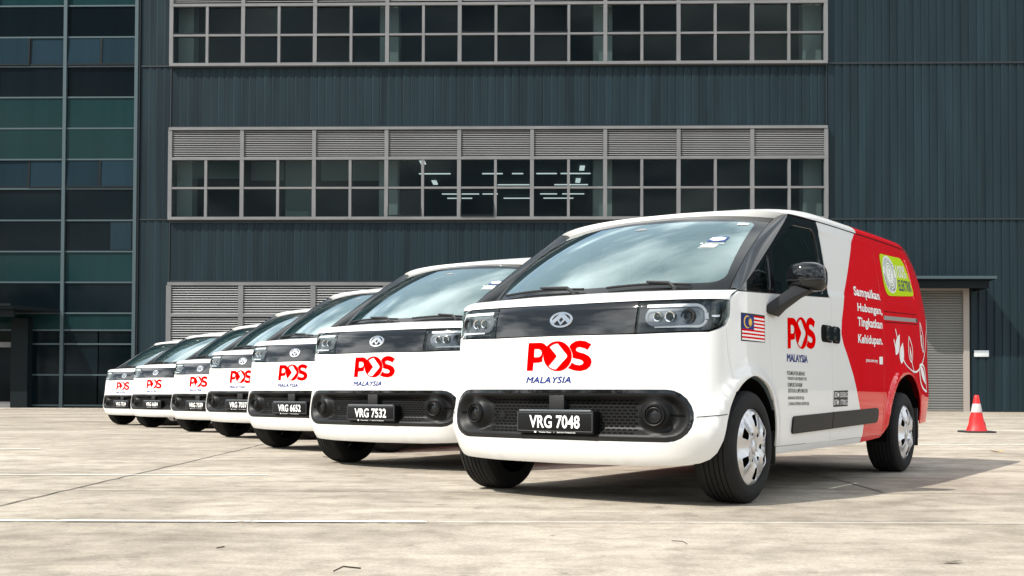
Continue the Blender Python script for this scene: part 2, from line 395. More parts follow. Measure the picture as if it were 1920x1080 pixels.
def hood(a, b):
    a = np.asarray(a, float); b = np.asarray(b, float)[..., None]
    s = a * S_H; P0 = shell(s, 1.160 - .006 * (1 - np.abs(a))); d = shell(s, 1.168) - shell(s, 1.158); d /= np.linalg.norm(d, axis=-1, keepdims=True)
    q = np.abs(a); P1 = np.stack([.885 * a + .042 * a * q ** 8, -.335 + .165 * q ** 2.2, 1.230 - .008 * q ** 4], -1)
    L = np.linalg.norm(P1 - P0, axis=-1, keepdims=True)
    t0 = d * L * 1.0; t1 = np.stack([0 * a, 1 + 0 * a, .18 + 0 * a], -1) * L * .9
    return (2 * b ** 3 - 3 * b ** 2 + 1) * P0 + (b ** 3 - 2 * b ** 2 + b) * t0 + (-2 * b ** 3 + 3 * b ** 2) * P1 + (b ** 3 - b ** 2) * t1
ZC, HH, HL = .507, .1475, .828           # lower intake: a long slot with round ends
def slot(hl, hh, n=12, zc=ZC, sc=0.):
    c = [(sc + hl - hh + hh * math.cos(q), zc + hh * math.sin(q)) for q in np.linspace(-math.pi / 2, math.pi / 2, n)]
    return c + [(sc - (hl - hh) - hh * math.cos(q), zc - hh * math.sin(q)) for q in np.linspace(-math.pi / 2, math.pi / 2, n)]
def slot_in(s, z): return HH - np.hypot(np.maximum(np.abs(s) - (HL - HH), 0), z - ZC)
def intake(s, z):
    d = .004 + .052 * sstep(.022, .085, slot_in(s, z))
    for c in (-.615, .615):
        q = np.hypot(s - c, z - .511); d = d - .05 * (1 - sstep(.05, .115, q))
    return shell(s, z, -d)
RED = [(2.32, 1.93), (2.203, 1.835), (2.106, 1.782), (1.97, 1.63), (1.834, 1.476), (1.689, 1.31), (1.618, 1.154), (1.601, 1.06), (1.645, .985), (1.726, .914), (1.862, .765), (2.026, .533), (2.140, .406), (2.13, .28), (2.13, .1)]
RED = [tuple(q) for q in (lambda p: [p[0]] + [q for i in range(len(p) - 2) for q in ((np.array(p[i]) + 2 * np.array(p[i + 1])) / 3 * 1.0, np.array(p[i + 1]) * .6 + np.array(p[i]) * .0 + np.array(p[i + 1]) * .4, (np.array(p[i + 2]) + 2 * np.array(p[i + 1])) / 3)] + [p[-1]])(RED)]
REDPOLY = RED + [(9, .1), (9, 1.93)]
def pick_red(c): return inside(np.asarray(c), REDPOLY).astype(int)

def arc(cx, cz, r, a0, a1, n=14): return [(cx + r * math.cos(R(q)), cz + r * math.sin(R(q))) for q in np.linspace(a0, a1, n)]
ARCHF = [(-.386, .314), (-.330, .493), (-.257, .627), (-.16, .702), (-.017, .737), (.145, .70), (.242, .64), (.318, .53), (.362, .42), (.395, .31)]
ARCHR = [(2.66, .325), (2.75, .42), (2.835, .548), (2.91, .64), (3.03, .735), (3.15, .785), (3.27, .80), (3.38, .79), (3.486, .746), (3.60, .67), (3.69, .56), (3.745, .45), (3.76, .40)]
ARCHF = [tuple(q) for q in curve2(ARCHF, 4)]; ARCHR = [tuple(q) for q in curve2(ARCHR, 4)]
def off_s(l): return [(y + OS, z) for y, z in l]

def star(cx, cy, ro, ri, n, ax=1., ay=1.):
    return [(cx + (ro if k % 2 == 0 else ri) * ax * math.cos(math.pi * k / n + math.pi / 2), cy + (ro if k % 2 == 0 else ri) * ay * math.sin(math.pi * k / n + math.pi / 2)) for k in range(2 * n)]
def ell(cx, cy, rx, ry, n=40, a0=0, a1=360, close=True):
    return [(cx + rx * math.cos(R(a)), cy + ry * math.sin(R(a))) for a in np.linspace(a0, a1, n, endpoint=not close)]
def band_line(pts, w):
    """a ribbon of width w along a 2D polyline -> (V, F)"""
    p = np.array(pts, float); w = np.broadcast_to(np.asarray(w, float), (len(p),)); d = np.gradient(p, axis=0); d /= np.linalg.norm(d, axis=1)[:, None] + 1e-9
    n = np.stack([-d[:, 1], d[:, 0]], 1) * w[:, None] / 2; V = np.vstack([p + n, p - n]); k = len(p)
    return V, [(i, i + 1, k + i + 1, k + i) for i in range(k - 1)]

def logo_parts(u0, v0, w, h):
    """the three red letters: P, a disc with an arrow, S (drawn in a 0..935 x 0..440 box)"""
    def mp(l): return [(u0 + (x - (225 + (825 - y) * 30 / 430)) / 915 * w, v0 + (828 - y) / 458 * h) for x, y in l]
    P = mp([(255, 388), (430, 388), (470, 396), (505, 418), (530, 450), (505, 495), (488, 535), (472, 590), (465, 630), (462, 680), (430, 691), (400, 695), (330, 698), (318, 818), (225, 818)])
    Ph = mp([(345, 487), (400, 487), (425, 495), (445, 515), (455, 545), (447, 580), (425, 603), (395, 610), (340, 610)])
    O = mp([(682 + 204 * math.cos(q), 600 - 228 * math.sin(q)) for q in np.linspace(0, 2 * math.pi, 48, endpoint=False)])
    C = mp([(572, 460), (595, 440), (625, 422), (655, 411), (685, 407), (812, 578), (822, 603), (812, 628), (660, 800), (625, 797), (588, 780), (553, 752), (662, 618), (670, 600), (662, 580)])
    S = mp([(852, 462), (880, 418), (935, 383), (1000, 370), (1080, 385), (1158, 432), (1103, 518), (1060, 490), (1000, 473), (962, 478), (944, 502), (952, 528), (985, 546), (1060, 570), (1120, 605), (1150, 652), (1156, 700), (1136, 760), (1085, 808), (1000, 832), (910, 820), (828, 786), (860, 745), (885, 700), (930, 730), (990, 742), (1030, 730), (1045, 705), (1035, 680), (1000, 660), (940, 645), (896, 630), (897, 590), (888, 548), (872, 505)])
    return [(*fill2(P, [Ph]), 0), (*fill2(S), 0)], [(*fill2(O, [C]), 0)]

def wheel(parent, x, y, sgn):
    w = empty('wheel', (x, y, ZH)); w.parent = parent
    r = .325
    prof = [(-.205, .215), (-.212, .25), (-.207, .285), (-.19, .312), (-.165, r - .003)]
    for k in range(5):
        h = -.155 + k * .03; prof += [(h, r), (h + .022, r), (h + .0225, r - .008), (h + .0295, r - .008)]
    prof += [(-.004, r), (.0, r - .002), (.018, .315), (.032, .297), (.040, .272), (.041, .245), (.034, .226), (.022, .219), (.0, .217)]
    m = MB().lathe(prof, 64, 'x', (-.026 * sgn, 0, 0), 0, sgn); t = m.build('tyre', M['rubber'], w); sharp(t, 28)
    # tread blocks: short sipes round the shoulders
    q = MB()
    for k in range(72):
        a = 2 * math.pi * k / 72
        for h0, h1 in ((-.185, -.156), (-.006, .02)):
            rr = [.3265 if h0 > -.1 else .3185, .3165 if h0 > -.1 else .3265]
            P = []
            for h, rad in ((h0, rr[0]), (h1, rr[1])):
                for da in (-.008, .008): P.append(((h - .026) * sgn, rad * math.cos(a + da), rad * math.sin(a + da)))
            q.add(P, [(0, 1, 3, 2)])
    # wheel cover
    def face(u, v):
        rad = np.hypot(u, v); an = np.arctan2(v, u)
        d = .006 + .022 * sstep(.02, .09, rad) * (1 - sstep(.12, .222, rad)) - .012 * sstep(.20, .224, rad)
        d = d + .010 * np.cos(6 * an + math.pi) * sstep(.08, .15, rad) * (1 - sstep(.19, .215, rad)) - .012 * (1 - sstep(.03, .04, rad)) * -1
        return np.stack([d * sgn, u * sgn, v], -1)
    holes = []
    for k in range(6):
        a = R(60 * k + 30)
        e = lambda rad, da: (rad * math.cos(a + da), rad * math.sin(a + da))
        holes.append(rounded([e(.118, -.17), e(.118, .17), e(.185, .20), e(.193, 0), e(.185, -.20)], .012, 3))
        a2 = R(60 * k); holes.append([(.080 * math.cos(a2) + .017 * math.cos(b), .080 * math.sin(a2) + .017 * math.sin(b)) for b in np.linspace(0, 2 * math.pi, 10, endpoint=False)])
    c = patch('wheel_cover', [(.2215 * math.cos(q_), .2215 * math.sin(q_)) for q_ in np.linspace(0, 2 * math.pi, 64, endpoint=False)], face, M['alloy'], w, holes, grid=.022, step=.012, rim=.006)
    b = MB().lathe([(-.03, 0), (-.03, .2)], 32, 'x', (0, 0, 0), 0, sgn); b.build('wheel_disc', M['void'], w)
    b = MB()
    for k in range(6):
        a2 = R(60 * k); b.lathe([(-.012, .0085), (.002, .0085), (.004, .004), (.004, 0)], 6, 'x', (0, .080 * math.cos(a2) * sgn, .080 * math.sin(a2)), 0, sgn)
    b.build('wheel_bolt', M['dark'], w)
    b = MB()
    for k in (2, 3, 5, 0):                                        # louvres moulded beside some of the openings
        a = R(60 * k + 30 + (24 if k % 2 else -24))
        for j in range(5):
            rad = .118 + j * .012; t_ = np.array([-math.sin(a), math.cos(a)]); n_ = np.array([math.cos(a), math.sin(a)])
            A, B = n_ * rad - t_ * .016, n_ * rad + t_ * .016
            fa, fb = face(np.array([A[0], B[0]]), np.array([A[1], B[1]]))
            b.tube([tuple(fa), tuple(fb)], .0032, 5)
    b.build('cover_louvre', M['alloy'], w, True)
    MB().lathe([(.0, .034), (.018, .032), (.022, .024), (.0225, 0)], 24, 'x', (0, 0, 0), 0, sgn).build('hub_cap', M['alloy'], w, angle=30)
    return w

def make_van():
    v = empty('delivery_van', (0, 0, 0))
    W2 = [M['white'], M['red']]
    # --- lower front panel
    half = [(.487, .962), (.93, .972), (1.015, .995), (1.049, 1.012), (1.0495, .985), (1.061, .85), (1.097, .728), (1.104, .632), (1.062, .56), (1.031, .48), (1.006, .375), (.976, .304), (.936, .268), (.876, .247), (.79, .236), (.511, .226)]
    fas = [(0, .965)] + half + [(0, .222)] + [(-s, z) for s, z in half[::-1]]
    fo = patch('front_panel', fas, sh(0), M['white'], v, [slot(HL, HH)], .045, .03, .03)
    ring = patch('intake_surround', slot(HL - .002, HH - .002), sh(-.004), M['gloss'], v, [slot(HL - .022, HH - .022)], .03, .02, .02)
    gr = patch('grille', slot(HL - .021, HH - .021, 16), intake, M['plastic'], v, grid=.016, step=.012, rim=.008)
    q = MB()
    for r_ in range(11):
        z = ZC - .098 + r_ * .0182
        for k in range(-20, 21):
            s = k * .034 + (.017 if r_ % 2 else 0); w_ = .012
            if slot_in(s - w_, z) < .042 or slot_in(s + w_, z) < .042: continue
            if min(abs(s - .615), abs(s + .615)) < .112 and abs(z - .511) < .11: continue
            if abs(s) < .055 and z > ZC + .03: continue
            P = intake(np.array([s - w_, s + w_, s + w_, s - w_]), np.array([z - .0042, z - .0042, z + .0042, z + .0042])); P[:, 1] -= .0025
            q.add(P, [(0, 1, 2, 3)])
    tag(q.build('grille_slot', M['void'], gr), kind='stuff')
    P0 = shell(np.array([0.]), np.array([.6]))[0]
    bevel(MB().box(-.052, .052, P0[1] + .012, P0[1] + .06, .53, .622).build('camera_cover', M['dark'], gr), .006)
    for c in (-.615, .615):
        p = shell(np.array([c]), np.array([.511]))[0]; n = fnormal(shell, np.array([[c, .511]]))[0]
        L = empty('fog_lamp', tuple(p)); L.parent = v; L.rotation_euler = Vector((float(n[0]), float(n[1]) , float(n[2]) * .3)).to_track_quat('Y', 'Z').to_euler()
        MB().lathe([(-.035, .068), (.008, .060), (.012, .057), (.010, .052), (-.002, .049), (.006, .045), (.008, .041), (.002, .038), (-.014, .035), (-.022, .028)], 32, 'y').build('lamp_ring', M['plastic'], L, angle=30)
        MB().lathe([(-.035, .045), (-.012, .034), (-.004, .022), (-.001, .01), (0, 0)], 24, 'y').build('lamp_lens', M['gloss'], L, angle=40)
        sg = 1 if c > 0 else -1
        s0 = np.linspace(c + sg * .085, c + sg * .165, 5); Pq = np.vstack([intake(s0, np.full(5, .506)), intake(s0, np.full(5, .516))]); Pq[:, 1] -= .004
        link_mesh('intake_notch', Pq, [(i, i + 1, i + 6, i + 5) for i in range(4)], M['void'], gr)
    sgs = intake(np.array([-.43]), np.array([.50]))[0]
    MB().lathe([(0, .022), (.006, .022), (.007, 0)], 20, 'y', (sgs[0], sgs[1], sgs[2]), 0, -1).build('sensor_cap', M['plastic'], gr, angle=30)
    for sg in (1, -1):
        V, F = band_line([(sg * s_, .503 + .003 * k) for k, s_ in enumerate(np.linspace(.838, 1.028, 6))], .005); lay('bumper_seam', [(V, F, 0)], sh(.0008), M['dark'], fo)
    # --- headlight band
    patch('front_band', [(-.482, .972), (.482, .972), (.494, 1.148), (0, 1.153), (-.494, 1.148)], sh(-.002), M['band'], v, grid=.05, step=.03)
    for sg in (1, -1):
        mir = sg < 0
        hl = rounded([(.490, .972), (.93, .982), (1.045, 1.018), (1.088, 1.075), (1.096, 1.155), (.502, 1.148)], [0, .1, .06, .06, .01, 0], 4)
        H = patch('headlight', hl, sh(-.028), M['gloss'], v, grid=.03, rim=.0, mirror=mir)
        patch('lens_cover', hl, sh(-.002), M['lens'], H, grid=.035, rim=.0, mirror=mir)
        inner = slot(.19, .055, 12, 1.062, .73); inner2 = slot(.165, .030, 10, 1.060, .72)
        patch('reflector_bowl', inner, lambda s, z: shell(s, z, -.020), M['lampgrey'], H, [inner2], grid=.02, rim=.01, mirror=mir)
        patch('bowl_depth', inner2, lambda s, z: shell(s, z, -.024), M['lampgrey'], H, grid=.02, rim=.0, mirror=mir)
        # light guide: a bar along the top that turns round the outer end
        arcs = [(.55, 1.122)] + [(.84, 1.124)] + [(.862 + .060 * math.cos(R(a)), 1.064 + .060 * math.sin(R(a))) for a in np.linspace(85, 18, 8)]
        V1, F1 = band_line(dense(arcs, .02, False), .017)
        arcs2 = [(.862 + .060 * math.cos(R(a)), 1.064 + .060 * math.sin(R(a))) for a in np.linspace(-22, -85, 8)] + [(.80, 1.004), (.60, 1.001)]
        V2, F2 = band_line(dense(arcs2, .02, False), np.linspace(.017, .007, len(dense(arcs2, .02, False))))
        V3, F3 = band_line([(.922, 1.046), (.922, 1.082)], .026)
        fn = (lambda s, z: shell(-s, z, -.011)) if mir else (lambda s, z: shell(s, z, -.011))
        lay('light_guide', [(V1, F1, 0), (V2, F2, 0), (V3, F3, 0)], fn, M['drl'], H)
        for c, rr in ((.80, .040), (.69, .030), (.615, .026)):
            p = fn(np.array([c]), np.array([1.060]))[0]
            J = MB().lathe([(-.018, rr * 1.15), (.004, rr), (.002, rr * .8), (-.006, rr * .72)], 20, 'y', tuple(p), 0, -1).build('projector_ring', M['chrome'] if c < .75 else M['dark'], H, angle=30)
            MB().lathe([(-.012, rr * .78), (-.002, rr * .6), (.004, rr * .3), (.006, 0)], 18, 'y', tuple(p), 0, -1).build('projector_lens', M['gloss'], H, angle=60)
        V4, F4 = band_line([(.955, 1.064), (1.015, 1.066)], .010); lay('side_marker', [(V4, F4, 0)], fn, M['chrome'], H)
    # --- emblem: oval ring and folded triangle
    e = lambda s, z: shell(s, z, .006)
    ze = 1.062
    em = patch('emblem', ell(0.003, ze, .077, .046, 40), e, M['chrome'], v, [ell(.003, ze, .065, .0365, 36)], grid=.01, rim=.008)
    tri = [(.003 + x, ze + z) for x, z in [(-.012, .0385), (.012, .0385), (.066, -.008), (.050, -.024), (.026, -.002), (.002, -.030), (-.002, -.030), (-.026, -.002), (-.050, -.024), (-.066, -.008)]]
    hole = [(.003 + x, ze + z) for x, z in [(0, .016), (.016, .0), (0, -.016), (-.016, .0)]]
    patch('emblem_triangle', tri, lambda s, z: shell(s, z, .005), M['chrome'], em, [hole], grid=.01, rim=.006)
    # --- front print
    A, B = logo_parts(-.213, .760, .440, .177)
    lg = lay('front_logo', B, sh(.0030), M['logored'], v)
    for q_ in A: lay('logo_letter', [q_], sh(.0022), M['logored'], lg)
    lay('logo_word', [(*text_fit('MALAYSIA', -.213, .098, .691, .728, 0, .22, 1.05), 0)], sh(.0024), M['logoblue'], lg)
    for q_, (dx_, dz_) in enumerate(((.003, 0), (.0015, .0015), (.0015, -.0015))): lay('logo_word', [(*text_fit('MALAYSIA', -.213 + dx_, .098 + dx_, .691 + dz_, .728 + dz_, 0, .22, 1.05), 0)], sh(.0027 + .0003 * q_), M['logoblue'], lg)
    # --- bonnet
    grid_surf('hood', hood, np.linspace(-1, 1, 61), np.linspace(0, 1, 14), M['white'], v)
    grid_surf('hood_gap', lambda a, b: hood(a, .02 * b) - np.array([0, 0, .004]) + (shell(a * S_H, 1.155, -.006) - shell(a * S_H, 1.155)) , np.linspace(-1, 1, 41), np.linspace(-.8, .2, 3), M['void'], v)
    def cowl(a, b): return hood(a, np.ones_like(np.asarray(a, float))) * (1 - np.asarray(b, float))[..., None] + screen(a * .99, np.full_like(np.asarray(a, float), .03)) * np.asarray(b, float)[..., None] + np.array([0, 0, -.018])
    grid_surf('cowl', cowl, np.linspace(-1, 1, 31), np.linspace(-.15, 1, 3), M['dark'], v)
    # --- windscreen
    D = lambda u, w_: screen(u / .83, w_ / 1.08)
    full = [(u * .83, w_ * 1.08) for u, w_ in [(-.968, -.01), (0, -.01), (.968, -.01), (.968, 1), (0, 1), (-.968, 1)]]
    inn = rounded([(-.765, .065), (0, .055), (.765, .065), (.735, .935), (0, .955), (-.735, .935)], [.1, 0, .1, .07, 0, .07], 6)
    ws = patch('windscreen', inn, D, M['carglass'], v, grid=.07, rim=0)
    patch('windscreen_border', full, D, M['frit'], ws, [inn], grid=.06, rim=.006)
    sens = [(-.11, .965), (.15, .965), (.095, .835), (.08, .822), (-.055, .822), (-.075, .838)]
    patch('sensor_housing', sens, lambda u, w_: D(u, w_) + np.array([0, .012, -.008]), M['frit'], ws, grid=.05, rim=.02)
    patch('camera_window', [(-.035, .835), (.060, .835), (.035, .862), (-.010, .868)], lambda u, w_: D(u, w_) + np.array([0, -.001, .002]), M['alum'], ws, grid=.03, rim=0)
    up = lambda u, w_: D(u, w_) + np.array([0, -.002, .003])
    st = []
    st.append((*fill2([(.545, .575), (.648, .575), (.660, .658), (.565, .658)]), 0))
    st.append((*fill2([(.528, .500), (.618, .500), (.625, .537), (.535, .537)]), 1)); st.append((*fill2([(.640, .870), (.700, .870), (.702, .905), (.642, .905)]), 1))
    st.append((*text_fit('\u25B2 WEETSTAR', .515, .655, .548, .563, .03, 0, 1.1), 1)); st.append((*text_fit('Automobile', .520, .618, .484, .492, .01), 1))
    for q_ in st: lay('windscreen_sticker', [q_], up, [M['stickerblue'], M['decalwhite']], ws)
    lay('sticker_cube', [(*fill2([(.556, .606), (.590, .585), (.638, .599), (.646, .632), (.612, .648), (.568, .638)]), 0)], lambda u, w_: D(u, w_) + np.array([0, -.003, .0045]), M['decalwhite'], ws)
    for (a0, a1, piv) in ((-.80, -.02, -.06), (.16, .74, .66)):
        wp = MB(); n = 10
        A = [screen(np.array([x]), np.array([.018 + .016 * math.sin(math.pi * k / (n - 1))]))[0] + np.array([0, -.010, .016]) for k, x in enumerate(np.linspace(a0, a1, n))]
        wp.tube(A, .0075, 6)
        k = [screen(np.array([x]), np.array([b]))[0] + np.array([0, -.02, hh]) for x, b, hh in ((piv, -.02, .012), (piv * .75 + (a0 + a1) / 8, .01, .034), ((a0 + a1) / 2, .035, .03))]
        wp.tube(k, [.014, .011, .007], 6); wp.lathe([(-.01, .022), (.012, .02), (.018, 0)], 12, 'z', tuple(k[0]))
        wp.build('wiper', M['dark'], v, angle=40)
    # --- both sides
    for sg in (1, -1):
        mir = sg < 0; mk = dict(mirror=mir)
        grid_p = (lambda t, b: pillar(t, b) * np.array([-1, 1, 1])) if mir else pillar
        grid_surf('windscreen_pillar', grid_p, np.linspace(0, 1, 6), np.linspace(-.005, 1.0, 24), M['frit'], v, (sg, -1, .4))
        g = .004
        fen = [(S_H + .004, 1.158), (S_H + .02, 1.175), (OS - .175, 1.214), (OS + .06, 1.224), (OS + .22, 1.232), (OS + .256, .988), (OS + .288, .733), (OS + .285, .590)] + off_s([q for q in ARCHF if q[1] > .628 and q[0] < .262][::-1]) + [(1.104, .640), (1.101, .728), (1.065, .85), (1.0545, .985), (1.052, 1.012), (1.09, 1.07)]
        patch('front_fender', fen, sh(0), M['white'], v, grid=.035, rim=.02, **mk)
        dr = [(.226, 1.233), (1.394, 1.293), (1.397, 1.06), (1.397, .314), (.400, .312)] + [q for q in ARCHF if q[0] > .25 and .32 < q[1] < .605][::-1] + [(.285, .607), (.294, .733), (.262, .988)]
        door = patch('front_door', dr, shy(0), M['white'], v, grid=.05, step=.03, **mk)
        fr = [(-.172, 1.222), (.20, 1.236), (1.374, 1.298), (1.366, 1.55), (1.352, 1.815), (.80, 1.789), (.775, 1.781)]
        qg = rounded([(-.03, 1.247), (.305, 1.262), (.305, 1.485)], .03, 4)
        mg = rounded([(.385, 1.268), (1.275, 1.310), (1.27, 1.55), (1.245, 1.752), (.83, 1.728), (.655, 1.66), (.385, 1.53)], [.03, .05, 0, .06, .05, .08, .03], 4)
        wf = patch('window_frame', fr, shy(-.003), M['gloss'], v, [qg, mg], grid=.05, step=.03, rim=.02, **mk)
        patch('door_glass', mg, shy(-.014), M['sideglass'], door, grid=.06, rim=0, **mk); patch('quarter_glass', qg, shy(-.014), M['sideglass'], wf, grid=.06, rim=0, **mk)
        sl = [(1.404, .314), (2.628, .322), (2.629, 1.03), (2.629, float(zgut(2.63)) - .002)] + [(float(y), float(zgut(y)) - .002) for y in np.linspace(2.4, 1.36, 8)] + [(1.362, 1.80), (1.374, 1.55), (1.382, 1.297), (1.404, 1.296)]
        rb = [(y, z) for y, z in RED if .34 < z < 1.80]
        sd = patch('sliding_door', sl, shy(0), W2, v, grid=.032, step=.03, extra=[RED], pick=pick_red, **mk)
        rear_top = [(float(y), float(zgut(y)) - .002) for y in np.linspace(4.28, 2.637, 12)]
        ys = list(np.linspace(4.30, GS[-1] - OS - .01, 8))
        qp = [(2.637, .326), (2.655, .326)] + ARCHR[1:] + [(3.80, .385), (4.28, .40)] + [(y, .41) for y in ys] + [(y, 1.885) for y in ys[::-1]] + rear_top
        patch('rear_panel', qp, shy(0), M['red'], v, grid=.035, step=.03, **mk)
        sill = [(.408, .306), (1.32, .308), (2.133, .315), (2.62, .320), (2.655, .318), (2.60, .300), (2.1, .274), (.42, .262)]
        patch('sill', sill, shy(-.004), W2, v, grid=.05, step=.03, extra=[[(2.131, .33), (2.131, .25)]], pick=lambda c: (np.asarray(c)[:, 0] > 2.131).astype(int), **mk)
        # moulding across both doors
        patch('door_moulding', rounded([(.640, .381), (1.394, .396), (1.394, .508), (.646, .491)], [.03, 0, 0, .03], 4), shy(.012), M['plastic'], door, grid=.05, rim=.014, **mk)
        patch('door_moulding', rounded([(1.408, .397), (2.455, .419), (2.470, .530), (1.408, .509)], [0, .05, .05, 0], 5), shy(.012), M['plastic'], sd, grid=.05, rim=.014, **mk)
        # groove lines: belt line and upper swage
        def groove(name, pts, w_, par, m_=M['void'], e_=.0012):
            V, F = band_line(dense(pts, .05, False), w_); fn = (lambda y, z: shy(e_)(y, z) * np.array([-1, 1, 1])) if mir else shy(e_)
            return lay(name, [(V, F, 0)], fn, m_, par)
        fm = (lambda e_: (lambda y, z: shy(e_)(y, z) * np.array([-1, 1, 1]))) if mir else shy
        # gutter
        yy = np.linspace(.80, 4.0, 40); V, F = band_line([(y, float(zgut(y)) - .001) for y in yy], .008); lay('roof_gutter', [(V, F, 0)], fm(.0006), M['void'], v)
        # rail
        r_ = MB(); pr = [(2.645, 1.232), (3.62, 1.266)]
        V = [shell(np.array([y + OS]), np.array([z + dz]), ee)[0] * np.array([sg, 1, 1]) for y, z in pr for dz in (-.016, .016) for ee in (-.012, .006)]
        r_.add(V, [(0, 1, 3, 2), (4, 6, 7, 5), (1, 5, 7, 3), (0, 4, 5, 1), (2, 3, 7, 6)]); r_.build('door_rail', M['alum'], v)
        V, F = band_line([(3.60, 1.265), (3.66, 1.267)], .026); lay('rail_end', [(V, F, 0)], fm(.007), M['dark'], v)
        for zz, off_ in ((1.283, .0), (1.200, .0)):
            V, F = band_line(dense([(2.66, zz), (3.66, zz + .034)], .1, False), .006); lay('rail_groove', [(V, F, 0)], fm(.001), M['void'], v)
        # handles
        for y0, y1, par in ((1.178, 1.392, door), (1.410, 1.572, sd)):
            hp = rounded([(y0, .984), (y1, .984), (y1, 1.100), (y0, 1.100)], [.045, .015, .015, .045] if par is door else [.015, .045, .045, .015], 5)
            patch('door_handle', hp, shy(.003), M['void'], par, grid=.03, rim=.008, **mk)
            hg = rounded([(y0 + (.10 if par is door else .016), .996), (y1 - (.016 if par is door else .06), .996), (y1 - (.016 if par is door else .06), 1.090), (y0 + (.10 if par is door else .016), 1.090)], .02, 4)
            patch('handle_grip', hg, shy(.022), M['gloss'], par, grid=.03, rim=.03, **mk)
        # mirror
        mm = empty('wing_mirror', (0, 0, 0)); mm.parent = v
        hs = MB(); nu, nv = 20, 14; V = []
        for j in range(nv + 1):
            for i in range(nu):
                th = math.pi * (j / nv - .5); ph = 2 * math.pi * i / nu
                cx, cy, cz = math.cos(th) * math.cos(ph), math.cos(th) * math.sin(ph), math.sin(th)
                f = lambda q, p: math.copysign(abs(q) ** p, q)
                X, Y, Z = f(cx, .55) * .118, f(cy, .8) * .075, f(cz, .6) * .090
                if Y > .035: Y = .035
                Z += .014 * (1 - (X / .12) ** 2) + (.02 if Z < 0 else 0) * (-X / .12 if X < 0 else 0)
                V.append(((1.095 + X) * sg, .49 + Y + .12 * X, 1.332 + Z))
        F = [(j * nu + i, j * nu + (i + 1) % nu, (j + 1) * nu + (i + 1) % nu, (j + 1) * nu + i) for j in range(nv) for i in range(nu)]
        hs.add(V, F); hs.build('mirror_housing', M['gloss'], mm, angle=50)
        MB().tube([((1.0) * sg, .412, 1.322), (1.19 * sg, .432, 1.322), (1.208 * sg, .475, 1.322)], .006, 6).build('mirror_indicator', M['dark'], mm, True)
        ar = MB(); P = [(.938, .275, 1.115), (.975, .30, 1.16), (1.03, .40, 1.232), (1.07, .46, 1.272)]; W_ = [(.030, .080), (.032, .074), (.040, .060), (.06, .05)]
        V = []
        for (x, y, z), (a_, b_) in zip(P, W_):
            V += [((x - a_ * .5) * sg, y - b_, z + .02), ((x + a_) * sg, y - b_ * .6, z - .012), ((x + a_) * sg, y + b_, z - .02), ((x - a_ * .5) * sg, y + b_, z + .02)]
        F = [(4 * i + j, 4 * i + (j + 1) % 4, 4 * i + 4 + (j + 1) % 4, 4 * i + 4 + j) for i in range(3) for j in range(4)] + [(3, 2, 1, 0), (12, 13, 14, 15)]
        ar.add(V, F); bevel(ar.build('mirror_arm', M['dark'], mm), .008)
        MB().box(min(.99 * sg, 1.19 * sg), max(.99 * sg, 1.19 * sg), .519, .524, 1.262, 1.40).build('mirror_glass', M['chrome'], mm)
        # wheels, liners, flaps
        wheel(v, .945 * sg, HUBF, sg); wheel(v, .945 * sg, HUBR, sg)
        for nm, hy, rad, a0, a1 in (('arch_liner', -.005, .400, 12, 168), ('arch_liner', 3.24, .47, -8, 188)):
            ml = MB(); an = np.linspace(a0, a1, 18); V = []
            for a in an:
                for x in (.50, .885 if (hy < 1 and a > 120) else .928): V.append((x * sg, hy + rad * 1.02 * math.cos(R(a)), ZH + rad * math.sin(R(a))))
            ml.add(V, [(2 * i, 2 * i + 1, 2 * i + 3, 2 * i + 2) for i in range(17)])
            k = len(ml.v); ml.add([((.52) * sg, hy + rad * math.cos(R(a)), ZH + rad * math.sin(R(a))) for a in np.linspace(0, 180, 14)], [tuple(range(14))])
            ml.build(nm, M['void'], v)
        bevel(MB().box(min(.70 * sg, .935 * sg), max(.70 * sg, .935 * sg), 3.66, 3.68, .20, .52).build('mud_flap', M['dark'], v), .004)
        bevel(MB().box(min(.70 * sg, .925 * sg), max(.70 * sg, .925 * sg), .40, .415, .20, .45).build('mud_flap', M['dark'], v), .004)
    # --- right-hand print (the side turned to the camera)
    fl = []; y0, y1, z0, z1 = -.163, .181, .932, 1.094
    fl.append((*fill2([(y0, z0), (y1, z0 + .004), (y1, z1 + .003), (y0, z1)], grid=.05), 0))
    flag = lay('flag_sticker', fl, shy(.0015), M['ink'], v)
    b = .008; fp = []; w_, h_ = y1 - y0 - 2 * b, z1 - z0 - 2 * b
    for k in range(14):
        za = z0 + b + h_ * k / 14; zb = z0 + b + h_ * (k + 1) / 14
        fp.append((*fill2([(y0 + b + (w_ * .5 if k >= 6 else 0), za), (y1 - b, za), (y1 - b, zb), (y0 + b + (w_ * .5 if k >= 6 else 0), zb)], grid=.06), 0 if k % 2 else 1))
    fp.append((*fill2([(y0 + b, z0 + b + h_ * 6 / 14), (y0 + b + w_ * .5, z0 + b + h_ * 6 / 14), (y0 + b + w_ * .5, z1 - b), (y0 + b, z1 - b)], grid=.06), 2))
    lay('flag_stripe', fp, shy(.0025), [M['logored'], M['decalwhite'], M['logoblue']], flag)
    cy, cz = y0 + b + w_ * .25, z0 + b + h_ * 10 / 14
    moon = [(cy - .014 + .046 * math.cos(R(a)), cz + .037 * math.sin(R(a))) for a in np.linspace(50, 310, 18)] + [(cy - .004 + .042 * math.cos(R(a)), cz + .031 * math.sin(R(a))) for a in np.linspace(305, 55, 16)]
    lay('flag_emblem', [(*fill2(moon), 0), (*fill2(star(cy + .028, cz, .030, .017, 14)), 0)], shy(.0035), M['yellow'], flag)
    A, B = logo_parts(.556, .910, .508, .205)
    lg2 = lay('side_logo', B, lambda y, z: shy(.0024)(y, z + .022 * (y - .55) / .5), M['logored'], v)
